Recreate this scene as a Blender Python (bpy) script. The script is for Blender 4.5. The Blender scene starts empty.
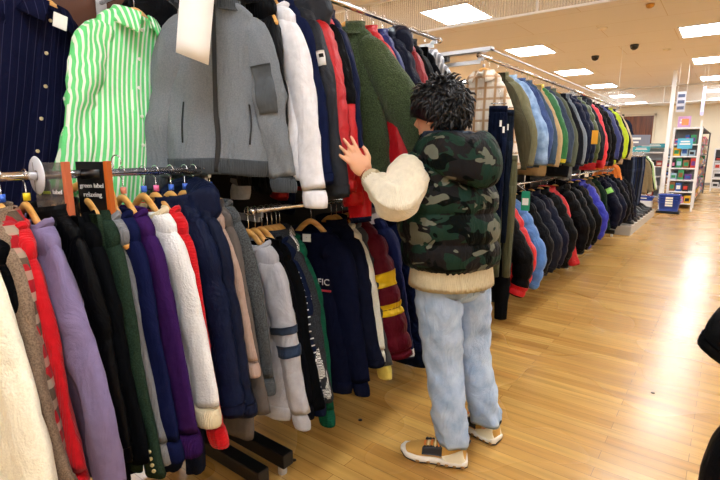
import bpy, math, random
from mathutils import Vector, noise, Matrix
PI = math.pi
S = bpy.context.scene
COL = S.collection
# ---------------------------------------------------------------- camera
YAW = math.radians(37.3); PITCH = math.radians(10.62)
cd = bpy.data.cameras.new('camera'); cam = bpy.data.objects.new('camera', cd); COL.objects.link(cam)
cd.sensor_width = 36; cd.lens = 24.0; cd.clip_start = 0.05; cd.clip_end = 100
cam.location = (0, 0, 1.40); cam.rotation_euler = (PI/2 - PITCH, 0, YAW)
S.camera = cam
# ---------------------------------------------------------------- world, exposure
w = bpy.data.worlds.new('store_air'); S.world = w; w.use_nodes = True
w.node_tree.nodes['Background'].inputs[0].default_value = (1.0, 0.97, 0.93, 1)
w.node_tree.nodes['Background'].inputs[1].default_value = 0.4
S.view_settings.view_transform = 'Standard'; S.view_settings.look = 'None'
S.view_settings.exposure = 1.25; S.view_settings.gamma = 1.0
LAMP = 11.0
CEIL = 3.2

# ---------------------------------------------------------------- materials
MATS = {}
def srgb(h):
    if isinstance(h, str):
        h = h.lstrip('#'); h = [int(h[i:i+2], 16)/255 for i in (0, 2, 4)]
    return tuple((c/12.92 if c <= .04045 else ((c+.055)/1.055)**2.4) for c in h) + (1,)
class NT:
    def __init__(s, name):
        s.m = bpy.data.materials.new(name); s.m.use_nodes = True
        s.t = s.m.node_tree; s.b = s.t.nodes['Principled BSDF']; s.tc = s.t.nodes.new('ShaderNodeTexCoord')
    def n(s, typ, **k):
        x = s.t.nodes.new(typ)
        for a, v in k.items():
            if a.startswith('i_'):
                key = a[2:]; key = int(key) if key.isdigit() else key
                x.inputs[key].default_value = v
            else: setattr(x, a, v)
        return x
    def l(s, a, b): s.t.links.new(a, b)
    def mapped(s, scale=(1, 1, 1), rot=(0, 0, 0), loc=(0, 0, 0), src='Object'):
        mp = s.n('ShaderNodeMapping'); mp.inputs['Scale'].default_value = scale; mp.inputs['Rotation'].default_value = rot
        mp.inputs['Location'].default_value = loc
        s.l(s.tc.outputs[src], mp.inputs[0]); return mp.outputs[0]
    def ramp(s, fac, stops, interp='LINEAR'):
        r = s.n('ShaderNodeValToRGB'); r.color_ramp.interpolation = interp
        e = r.color_ramp.elements
        while len(e) < len(stops): e.new(0.5)
        for el, (p, c) in zip(e, stops): el.position = p; el.color = c
        s.l(fac, r.inputs[0]); return r.outputs[0]
    def bump(s, h, strength=.4, dist=.004):
        b = s.n('ShaderNodeBump'); b.inputs['Strength'].default_value = strength; b.inputs['Distance'].default_value = dist
        s.l(h, b.inputs['Height']); s.l(b.outputs[0], s.b.inputs['Normal']); return b
    def math(s, op, a, b=None):
        x = s.n('ShaderNodeMath', operation=op)
        for i, v in enumerate((a, b)):
            if v is None: continue
            if isinstance(v, (int, float)): x.inputs[i].default_value = v
            else: s.l(v, x.inputs[i])
        return x.outputs[0]
    def mix(s, fac, a, b):
        x = s.n('ShaderNodeMix', data_type='RGBA')
        if isinstance(fac, (int, float)): x.inputs[0].default_value = fac
        else: s.l(fac, x.inputs[0])
        for i, v in ((6, a), (7, b)):
            if isinstance(v, tuple): x.inputs[i].default_value = v
            else: s.l(v, x.inputs[i])
        return x.outputs[2]
def plain(name, c, rough=.5, metal=0, emit=0, coat=0, bumpn=0):
    if name in MATS: return MATS[name]
    q = NT(name); c = srgb(c)
    q.b.inputs['Base Color'].default_value = c; q.b.inputs['Roughness'].default_value = rough; q.b.inputs['Metallic'].default_value = metal
    if emit: q.b.inputs['Emission Color'].default_value = c; q.b.inputs['Emission Strength'].default_value = emit
    if bumpn:
        nz = q.n('ShaderNodeTexNoise', i_Scale=bumpn); q.l(q.tc.outputs['Object'], nz.inputs[0]); q.bump(nz.outputs[0], .3, .002)
    MATS[name] = q.m; return q.m
def fab(c, kind='cotton', c2=None, c3=None):
    key = 'fabric_%s_%s_%s' % (kind, c, c2)
    if key in MATS: return MATS[key]
    q = NT(key); a = srgb(c); b2 = srgb(c2) if c2 else None; b3 = srgb(c3) if isinstance(c3, str) else None
    P = q.b.inputs
    nz = q.n('ShaderNodeTexNoise', i_Scale=38.0, i_Detail=5.0); q.l(q.tc.outputs['Object'], nz.inputs[0])
    dark = tuple(x*.91 for x in a[:3]) + (1,); lite = tuple(min(1, x*1.05+.001) for x in a[:3]) + (1,)
    base = q.ramp(nz.outputs[0], [(.3, dark), (.7, lite)])
    fine = q.n('ShaderNodeTexNoise', i_Scale=420.0, i_Detail=2.0); q.l(q.tc.outputs['Object'], fine.inputs[0])
    P['Roughness'].default_value = .85
    P['Sheen Weight'].default_value = .05; P['Sheen Roughness'].default_value = .5; P['Specular IOR Level'].default_value = .18
    h = fine.outputs[0]; st, di = .35, .002
    def wave(scale, axis, dist=0.0, prof='SIN'):
        x = q.n('ShaderNodeTexWave', bands_direction=axis, wave_profile=prof); x.inputs['Scale'].default_value = scale; x.inputs['Distortion'].default_value = dist
        q.l(q.tc.outputs['Object'], x.inputs[0]); return x.outputs[1]
    if kind == 'knit':
        h = q.math('ADD', q.math('MULTIPLY', wave(52, 'X', 1.2), .8), fine.outputs[0]); st, di = .55, .003
        P['Sheen Weight'].default_value = .1
    elif kind == 'cable':
        h = q.math('ADD', wave(16, 'X', 2.0), q.math('MULTIPLY', wave(34, 'Z', 5.0), .5)); st, di = .6, .004
        P['Sheen Weight'].default_value = .1
    elif kind == 'fleece':
        f2 = q.n('ShaderNodeTexNoise', i_Scale=170.0, i_Detail=6.0); q.l(q.tc.outputs['Object'], f2.inputs[0]); h = f2.outputs[0]; st, di = (.9, .01) if sum(a[:3]) < 1 else (.6, .004)
        base = q.ramp(f2.outputs[0], [(.34, tuple(x*(.45 if sum(a[:3]) < 1 else .93) for x in a[:3])+(1,)), (.66, lite)]); P['Sheen Weight'].default_value = .15
    elif kind == 'nylon':
        n2 = q.n('ShaderNodeTexNoise', i_Scale=22.0, i_Detail=3.0, i_Distortion=1.2); q.l(q.tc.outputs['Object'], n2.inputs[0]); h = n2.outputs[0]; st, di = .35, .012
        P['Roughness'].default_value = .42; P['Sheen Weight'].default_value = 0; P['Specular IOR Level'].default_value = .4
    elif kind == 'denim':
        f2 = q.n('ShaderNodeTexNoise', i_Scale=16.0, i_Detail=8.0); q.l(q.tc.outputs['Object'], f2.inputs[0])
        base = q.ramp(f2.outputs[0], [(.32, dark), (.68, b2 or lite)]); h = wave(160, 'DIAGONAL', .5); st, di = .35, .0015
    elif kind == 'tweed':
        f2 = q.n('ShaderNodeTexNoise', i_Scale=260.0, i_Detail=3.0); q.l(q.tc.outputs['Object'], f2.inputs[0])
        base = q.ramp(f2.outputs[0], [(.42, a), (.58, b2)])
    elif kind == 'vstripe':
        f = q.ramp(wave(c3 or 9.0, 'X', 0), [(0, a), (.62, a), (.7, b2), (1, b2)]) if not isinstance(c3, str) else None
        base = f
    elif kind == 'pinstripe':
        base = q.ramp(wave(14, 'X', 0), [(0, a), (.975, a), (.99, b2), (1, b2)])
    elif kind == 'hstripe':
        base = q.ramp(wave(9, 'Z', 0), [(0, a), (.5, a), (.56, b2), (1, b2)])
    elif kind == 'argyle':
        v = q.n('ShaderNodeTexVoronoi'); v.inputs['Scale'].default_value = 40; q.l(q.tc.outputs['Object'], v.inputs[0]); h = v.outputs[0]
    elif kind == 'gingham':
        ck = q.n('ShaderNodeTexChecker'); ck.inputs['Scale'].default_value = 170; ck.inputs[1].default_value = a; ck.inputs[2].default_value = b2
        q.l(q.tc.outputs['Object'], ck.inputs[0]); base = ck.outputs[0]
    elif kind == 'plaid':
        wx = q.ramp(wave(7, 'X', .3), [(0, (0, 0, 0, 1)), (.60, (0, 0, 0, 1)), (.66, (1, 1, 1, 1))])
        wz = q.ramp(wave(6, 'Z', .3), [(0, (0, 0, 0, 1)), (.60, (0, 0, 0, 1)), (.66, (1, 1, 1, 1))])
        m1 = q.mix(wx, a, b2); base = q.mix(q.math('MULTIPLY', wz, .7), m1, b3 or b2)
    elif kind == 'check':
        wx = q.ramp(wave(4.6, 'X'), [(0, (0, 0, 0, 1)), (.72, (.12, .12, .12, 1)), (.95, (.9, .9, .9, 1))])
        wz = q.ramp(wave(4.2, 'Z'), [(0, (0, 0, 0, 1)), (.80, (0, 0, 0, 1)), (.95, (.8, .8, .8, 1))])
        base = q.mix(q.math('MAXIMUM', wx, wz), a, b2)
    elif kind == 'quilt':
        mp = q.mapped((1, 1, 1), (0, PI/4, 0))
        ws = []
        for ax in 'XZ':
            x = q.n('ShaderNodeTexWave', bands_direction=ax); x.inputs['Scale'].default_value = 5.5; q.l(mp, x.inputs[0]); ws.append(q.ramp(x.outputs[1], [(0, (0, 0, 0, 1)), (.35, (1, 1, 1, 1))]))
        h = q.math('MINIMUM', ws[0], ws[1]); st, di = .8, .01; P['Roughness'].default_value = .5
    elif kind == 'camo':
        def msk(sc, lo, off):
            x = q.n('ShaderNodeTexNoise', i_Scale=sc, i_Detail=2.0, i_Distortion=.6); q.l(q.mapped((1, 1, 1.5), (0, 0, .3), off), x.inputs[0])
            return q.ramp(x.outputs[0], [(0, (0, 0, 0, 1)), (lo, (0, 0, 0, 1)), (lo+.012, (1, 1, 1, 1))])
        base = q.mix(msk(10, .50, (3, 1, 2)), srgb('#1e332a'), srgb('#1f1d1e'))
        base = q.mix(msk(9, .56, (7, 4, 1)), base, srgb('#0a0e0d'))
        base = q.mix(msk(9.5, .575, (1, 9, 5)), base, srgb('#65675b'))
        n2 = q.n('ShaderNodeTexNoise', i_Scale=24.0, i_Detail=3.0, i_Distortion=1.0); q.l(q.tc.outputs['Object'], n2.inputs[0]); h = n2.outputs[0]; st, di = .3, .01
        P['Roughness'].default_value = .45; P['Sheen Weight'].default_value = 0
    if a[0]+a[1]+a[2] < .12: P['Sheen Weight'].default_value = 0; P['Specular IOR Level'].default_value = .06 if kind == 'nylon' else .03
    q.l(base, P['Base Color']); b1 = q.bump(h, st, di)
    wr = q.n('ShaderNodeTexNoise', i_Scale=7.0, i_Detail=4.0, i_Distortion=1.6, i_Roughness=.5); q.l(q.mapped((1.3, 1.3, .55), (0, .25, 0)), wr.inputs[0])
    b2_ = q.n('ShaderNodeBump'); b2_.inputs['Strength'].default_value = .55; b2_.inputs['Distance'].default_value = .035
    q.l(wr.outputs[0], b2_.inputs['Height']); q.l(b2_.outputs[0], b1.inputs['Normal'])
    MATS[key] = q.m; return q.m

# ---------------------------------------------------------------- mesh helpers
def mesh(name, V, F, mat, parent=None, smooth=True, loc=None):
    me = bpy.data.meshes.new(name); me.from_pydata([tuple(v) for v in V], [], F); me.validate(); me.update()
    if smooth: me.polygons.foreach_set('use_smooth', [True]*len(me.polygons))
    if mat: me.materials.append(mat)
    o = bpy.data.objects.new(name, me); COL.objects.link(o)
    if parent: o.parent = parent
    if loc: o.location = loc
    return o
def grid(rings, close=True, cap0=False, cap1=False):
    V = [p for r in rings for p in r]; n = len(rings[0]); F = []
    for i in range(len(rings)-1):
        for j in range(n if close else n-1):
            k = (j+1) % n; F.append((i*n+j, i*n+k, (i+1)*n+k, (i+1)*n+j))
    if cap0: F.append(tuple(range(n))[::-1])
    if cap1: F.append(tuple((len(rings)-1)*n+j for j in range(n)))
    return V, F
class MB:
    def __init__(s): s.V = []; s.F = []
    def add(s, V, F): o = len(s.V); s.V += [tuple(v) for v in V]; s.F += [tuple(i+o for i in f) for f in F]; return s
    def box(s, a, b):
        (x0, y0, z0), (x1, y1, z1) = a, b
        return s.add([(x0,y0,z0),(x1,y0,z0),(x1,y1,z0),(x0,y1,z0),(x0,y0,z1),(x1,y0,z1),(x1,y1,z1),(x0,y1,z1)],
                     [(0,3,2,1),(4,5,6,7),(0,1,5,4),(1,2,6,5),(2,3,7,6),(3,0,4,7)])
    def tube(s, pts, r, n=10, cap=True, flat=1.0):
        return s.add(*tube(pts, r, n, cap, flat))
    def obj(s, name, mat, parent=None, smooth=False, bevel=0):
        o = mesh(name, s.V, s.F, mat, parent, smooth)
        if bevel: m = o.modifiers.new('bevel', 'BEVEL'); m.width = bevel; m.segments = 2
        return o
def tube(pts, r, n=10, cap=True, flat=1.0, up=None, fn=None):
    pts = [Vector(p) for p in pts]; rings = []
    rs = r if isinstance(r, (list, tuple)) else [r]*len(pts)
    prevN = None
    for i, p in enumerate(pts):
        t = (pts[min(i+1, len(pts)-1)] - pts[max(i-1, 0)]).normalized()
        if prevN is None:
            ref = Vector(up) if up else (Vector((0, 1, 0)) if abs(t.y) < .9 else Vector((1, 0, 0)))
            N = (ref - t*ref.dot(t)).normalized()
        else: N = (prevN - t*prevN.dot(t)).normalized()
        prevN = N; B = t.cross(N)
        rr = rs[i]; ra, rb = (rr if isinstance(rr, (tuple, list)) else (rr*flat, rr))
        ring = []
        for j in range(n):
            a = 2*PI*j/n; k = fn(i, a) if fn else 0
            ring.append(p + N*(ra+k)*math.cos(a) + B*(rb+k)*math.sin(a))
        rings.append(ring)
    return grid(rings, True, cap, cap)
def catmull(pts, n):
    P = [Vector(p) for p in pts]; P = [P[0]*2-P[1]] + P + [P[-1]*2-P[-2]]; out = []
    m = len(pts)-1
    for i in range(n+1):
        u = i/n*m; k = min(int(u), m-1); t = u-k
        a, b, c, d = P[k:k+4]
        out.append(.5*((2*b)+(c-a)*t+(2*a-5*b+4*c-d)*t*t+(3*b-a-3*c+d)*t**3))
    return out
def lerpl(tab, x):
    if x <= tab[0][0]: return tab[0][1:]
    for a, b in zip(tab, tab[1:]):
        if x <= b[0]:
            t = (x-a[0])/(b[0]-a[0]+1e-9); t = t*t*(3-2*t)*.5+t*.5
            return tuple(p+(q-p)*t for p, q in zip(a[1:], b[1:]))
    return tab[-1][1:]
def empty(name, loc, rot=(0, 0, 0)):
    o = bpy.data.objects.new(name, None); COL.objects.link(o); o.location = loc; o.rotation_euler = rot; o.empty_display_size = .1; return o
def tag(o, label, cat, group=None, kind=None):
    if label: o['label'] = label
    if cat: o['category'] = cat
    if group: o['group'] = group
    if kind: o['kind'] = kind
    return o
def struct(o): o['kind'] = 'structure'; return o
def textobj(name, s, size, mat, parent, M, bold=False):
    c = bpy.data.curves.new(name, 'FONT'); c.body = s; c.size = size; c.extrude = .0008; c.align_x = 'CENTER'; c.align_y = 'CENTER'
    if bold: c.offset = size*.02
    t = bpy.data.objects.new(name, c); COL.objects.link(t)
    bpy.context.view_layer.update()
    me = bpy.data.meshes.new_from_object(t.evaluated_get(bpy.context.evaluated_depsgraph_get()))
    bpy.data.objects.remove(t); me.name = name; me.materials.clear(); me.materials.append(mat)
    o = bpy.data.objects.new(name, me); COL.objects.link(o); o.parent = parent; o.matrix_local = M; return o

CHROME = plain('polished_chrome', '#d8d8dc', .18, 1)
STEEL = plain('brushed_white_steel', '#c9ccd2', .35, .6)
BLACKM = plain('black_painted_metal', '#101012', .45, .2)
WHITEM = plain('white_painted_metal', '#e8e8ea', .4)
PAPER = plain('white_paper', '#f2f2f0', .8)
BROWNEM = plain('brass_metal', '#b9893f', .3, .9)
# ---------------------------------------------------------------- room
def floor_mat():
    q = NT('light_oak_plank_floor')
    br = q.n('ShaderNodeTexBrick'); br.inputs['Scale'].default_value = 1.0; br.offset = .37; br.squash = 1.0
    br.inputs['Brick Width'].default_value = .9; br.inputs['Row Height'].default_value = .075; br.inputs['Mortar Size'].default_value = .0012; br.inputs['Mortar Smooth'].default_value = .3
    br.inputs['Color1'].default_value = srgb('#bd8a44'); br.inputs['Color2'].default_value = srgb('#d6a95e'); br.inputs['Mortar'].default_value = srgb('#7d4f22'); br.inputs['Bias'].default_value = .1
    q.l(q.tc.outputs['Object'], br.inputs[0])
    n = q.n('ShaderNodeTexNoise', i_Scale=1.0, i_Detail=5.0, i_Distortion=.1, i_Roughness=.5); q.l(q.mapped((1.6, 26, 1)), n.inputs[0])
    g = q.ramp(n.outputs[0], [(.3, (.62, .58, .52, 1)), (.7, (1.12, 1.12, 1.1, 1))])
    mx = q.n('ShaderNodeMix', data_type='RGBA', blend_type='MULTIPLY'); mx.inputs[0].default_value = .75
    q.l(br.outputs[0], mx.inputs[6]); q.l(g, mx.inputs[7]); q.l(mx.outputs[2], q.b.inputs['Base Color'])
    n3 = q.n('ShaderNodeTexNoise', i_Scale=1.2, i_Detail=1.0); q.l(q.tc.outputs['Object'], n3.inputs[0])
    rr = q.n('ShaderNodeMapRange'); rr.inputs[3].default_value = .20; rr.inputs[4].default_value = .34; q.l(n3.outputs[0], rr.inputs[0]); q.l(rr.outputs[0], q.b.inputs['Roughness'])
    q.b.inputs['Coat Weight'].default_value = .25; q.b.inputs['Coat Roughness'].default_value = .2
    q.bump(q.math('SUBTRACT', 1.0, br.outputs[1]), .15, .001)
    return q.m
def ceil_mat():
    q = NT('cream_ceiling_board')
    br = q.n('ShaderNodeTexBrick'); br.offset = .5; br.inputs['Scale'].default_value = 1
    br.inputs['Brick Width'].default_value = 1.8; br.inputs['Row Height'].default_value = .9; br.inputs['Mortar Size'].default_value = .004
    br.inputs['Color1'].default_value = srgb('#e4dcd8'); br.inputs['Color2'].default_value = srgb('#e1d9d5'); br.inputs['Mortar'].default_value = srgb('#c9b49c')
    q.l(q.tc.outputs['Object'], br.inputs[0]); q.l(br.outputs[0], q.b.inputs['Base Color']); q.b.inputs['Roughness'].default_value = .9
    n = q.n('ShaderNodeTexNoise', i_Scale=90.0); q.l(q.tc.outputs['Object'], n.inputs[0]); q.bump(n.outputs[0], .2, .002)
    return q.m
X0, X1, Y0, Y1 = -7.2, 6.2, -5.0, 24.0
struct(MB().box((X0, Y0, -.1), (X1, Y1, 0)).obj('floor', floor_mat()))
struct(MB().box((X0, Y0, CEIL), (X1, Y1, CEIL+.1)).obj('ceiling', ceil_mat()))
WALL = plain('cream_painted_wall', '#efe6d2', .85, bumpn=60)
struct(MB().box((X0-.1, Y0, 0), (X0, Y1, CEIL)).obj('wall_left', WALL))
struct(MB().box((X1, Y0, 0), (X1+.1, Y1, CEIL)).obj('wall_right', WALL))
struct(MB().box((X0, Y1, 0), (X1, Y1+.1, CEIL)).obj('wall_far', WALL))
struct(MB().box((X0, Y0-.1, 0), (X1, Y0, CEIL)).obj('wall_near', WALL))
struct(MB().box((X0, Y1-.03, 0), (X1, Y1-.002, .1)).obj('baseboard_far', plain('grey_baseboard', '#8f8a84', .6)))
q = NT('dark_walnut_door'); n = q.n('ShaderNodeTexNoise', i_Scale=1.0, i_Detail=6.0, i_Distortion=.8); q.l(q.mapped((14, 14, 1.2)), n.inputs[0])
q.l(q.ramp(n.outputs[0], [(.3, srgb('#4a2413')), (.7, srgb('#7a4021'))]), q.b.inputs['Base Color']); q.b.inputs['Roughness'].default_value = .4
WALNUT = q.m
# door in the far wall
dr = struct(MB().box((-4.5, Y1-.06, 0), (-2.75, Y1-.004, 2.82)).obj('door_1', WALNUT))
MB().box((-4.58, Y1-.08, 0), (-4.5, Y1-.004, 2.9)).box((-2.75, Y1-.08, 0), (-2.67, Y1-.004, 2.9)).box((-4.58, Y1-.08, 2.82), (-2.67, Y1-.004, 2.9)).obj('door_frame', plain('cream_door_frame', '#d9cbb4', .6), dr)
MB().tube([(-3.1, Y1-.11, .95), (-3.1, Y1-.11, 1.15)], .015).obj('door_handle', CHROME, dr, True)
# ceiling lights (3.1 m pitch along the aisle, 2.66 m across)
GLOW = NT('lit_opal_panel'); GLOW.b.inputs['Base Color'].default_value = (.9, .9, .9, 1)
GLOW.b.inputs['Emission Color'].default_value = (.89, .95, 1, 1); GLOW.b.inputs['Emission Strength'].default_value = LAMP; GLOW = GLOW.m
diff = None
LIGHTX = [-5.82, -3.16, -.5, 2.16, 4.82]; LIGHTY = [-3.06, .04, 3.14, 6.3, 9.35, 12.45, 15.55, 18.8, 21.9]
rowname = {-5.82: 'far left row', -3.16: 'row above left clothes racks', -.5: 'row above the aisle', 2.16: 'row right of aisle', 4.82: 'row by the right wall'}
ordn = ['first', 'second', 'third', 'fourth', 'fifth', 'sixth', 'seventh', 'eighth', 'ninth']
for lx in LIGHTX:
    for k, ly in enumerate(LIGHTY):
        r = empty('ceiling_light', (lx, ly, CEIL))
        tag(r, '%s recessed ceiling light from the near wall, %s' % (ordn[k], rowname[lx]), 'ceiling light', 'recessed ceiling lights')
        if diff is None:
            a, b = .33, .40
            fr = MB().box((-a-.03, -b-.03, -.012), (a+.03, -b, -.001)).box((-a-.03, b, -.012), (a+.03, b+.03, -.001)).box((-a-.03, -b, -.012), (-a, b, -.001)).box((a, -b, -.012), (a+.03, b, -.001)).obj('frame', WHITEM, r)
            diff = MB().box((-a, -b, -.008), (a, b, -.002)).obj('diffuser', GLOW, r)
        else:
            for s_ in (fr, diff):
                c = s_.copy(); COL.objects.link(c); c.parent = r
# smoke curtains of wired glass hanging from the ceiling
def smoke_glass():
    q = NT('pale_wired_smoke_glass'); P = q.b.inputs
    P['Base Color'].default_value = srgb('#e9e6df'); P['Roughness'].default_value = .12; P['Alpha'].default_value = .28
    wv = q.n('ShaderNodeTexWave', bands_direction='X'); wv.inputs['Scale'].default_value = 11; q.l(q.tc.outputs['Object'], wv.inputs[0])
    al = q.ramp(wv.outputs[1], [(0, (.2, .2, .2, 1)), (.9, (.22, .22, .22, 1)), (1, (.45, .45, .45, 1))]); q.l(al, P['Alpha'])
    return q.m
SG = smoke_glass()
def smoke_curtain(y, zb, label, jx):
    r = empty('smoke_curtain', (0, y, CEIL)); tag(r, label, 'smoke curtain')
    MB().box((X0+.01, -.004, zb-CEIL+.02), (X1-.01, .004, -.03)).obj('glass_panel', SG, r)
    MB().box((X0+.01, -.012, zb-CEIL), (X1-.01, .012, zb-CEIL+.022)).obj('bottom_rail', WHITEM, r)
    MB().box((X0+.01, -.02, -.03), (X1-.01, .02, -.001)).obj('top_rail', WHITEM, r)
    for x in jx: MB().box((x-.012, -.008, zb-CEIL+.02), (x+.012, .008, -.03)).obj('joint_strip', WHITEM, r)
smoke_curtain(5.2, 2.75, 'pale wired glass smoke curtain crossing the ceiling nearest the camera', [-4.2, -1.72, .8, 3.2])
smoke_curtain(16.6, 2.72, 'pale wired glass smoke curtain crossing the ceiling above the far shelves', [-4.2, -1.72, .8, 3.2])
# ceiling fittings
def disc(name, x, y, r, h, mat, label, cat, grp=None):
    z = CEIL
    V, F = grid([[(rr*math.cos(a*PI/8), rr*math.sin(a*PI/8), zz) for a in range(16)] for rr, zz in ((r, -.001), (r, -h*.3), (r*.8, -h*.75), (r*.35, -h))], True, True, True)
    o = mesh(name, V, F, mat, loc=(x, y, z)); tag(o, label, cat, grp); return o
DOMEB = plain('black_dome_plastic', '#16120f', .2)
disc('security_camera', -2.32, 10.6, .07, .09, DOMEB, 'small black dome camera on the ceiling, left of the hanging sign wires', 'security camera', 'dome cameras')
disc('security_camera', -1.55, 9.9, .07, .09, DOMEB, 'small black dome camera on the ceiling beside a hanging wire', 'security camera', 'dome cameras')
disc('sprinkler_head', -1.02, 7.35, .05, .05, BROWNEM, 'brass sprinkler head on the ceiling near the glass smoke curtain', 'sprinkler')
disc('smoke_detector', -1.75, 8.3, .07, .03, plain('ivory_plastic', '#e6d9c4', .5), 'round ivory smoke detector flat on the ceiling over the aisle', 'smoke detector')
disc('smoke_detector', -1.15, 10.7, .06, .03, plain('ivory_plastic', '#e6d9c4', .5), 'round ivory smoke detector on the ceiling before the far shelves', 'smoke detector')

# ---------------------------------------------------------------- hangers
WOOD = NT('varnished_hanger_wood'); nn = WOOD.n('ShaderNodeTexNoise', i_Scale=1.0, i_Detail=5.0); WOOD.l(WOOD.mapped((6, 60, 60)), nn.inputs[0])
WOOD.l(WOOD.ramp(nn.outputs[0], [(.3, srgb('#c98a3e')), (.7, srgb('#e7b468'))]), WOOD.b.inputs['Base Color']); WOOD.b.inputs['Roughness'].default_value = .35; WOOD = WOOD.m
HDROP = .078
def hanger_meshes():
    pts = [(-.182, .004, -.112), (-.15, .002, -.084), (-.10, -.003, -.048), (-.05, -.005, -.016), (0, -.004, 0), (.05, -.005, -.016), (.10, -.003, -.048), (.15, .002, -.084), (.182, .004, -.112)]
    pts = [(x*.74, y, z*1.2-.002) for x, y, z in pts]
    c = catmull(pts, 32)
    rs = [(.0075+.006*abs(p.x/.2)**2, .013) for p in c]; rs[0] = rs[-1] = (.006, .006)
    V, F = tube(c, rs, 10); a = MB().add(V, F)
    hp = [(0, 0, .005), (0, 0, .03), (0, 0, .045)] + [(.0185*math.sin(t), 0, HDROP-.0185*math.cos(t)) for t in [PI*2*k/16 for k in range(0, 1)]]
    arc = [(-.0185*math.sin(t), 0, HDROP-.0185*math.cos(t)) for t in [(.02+.72*k/14)*2*PI for k in range(15)]]
    h = MB().tube(hp[:2]+arc, .0019, 6)
    cl = MB().tube([(0, 0, .012), (0, 0, .032)], .009, 8)
    return a, h, cl
_a, _h, _c = hanger_meshes()
H_SRC = {}
def hanger(loc, rz, label, clip=None, group='wooden hangers on the rails', ry=0):
    r = empty('wooden_hanger', loc, (0, ry, rz)); tag(r, label, 'hanger', group)
    for nm, mb, mt in (('hanger_arms', _a, WOOD), ('hook', _h, CHROME)):
        if nm not in H_SRC: H_SRC[nm] = mb.obj(nm, mt, r, True)
        else: c = H_SRC[nm].copy(); COL.objects.link(c); c.parent = r
    if clip:
        k = 'clip'+clip
        if k not in H_SRC: H_SRC[k] = _c.obj('size_clip', plain('clip_plastic_'+clip, clip, .4), r, True)
        else: c = H_SRC[k].copy(); COL.objects.link(c); c.parent = r
    return r

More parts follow.
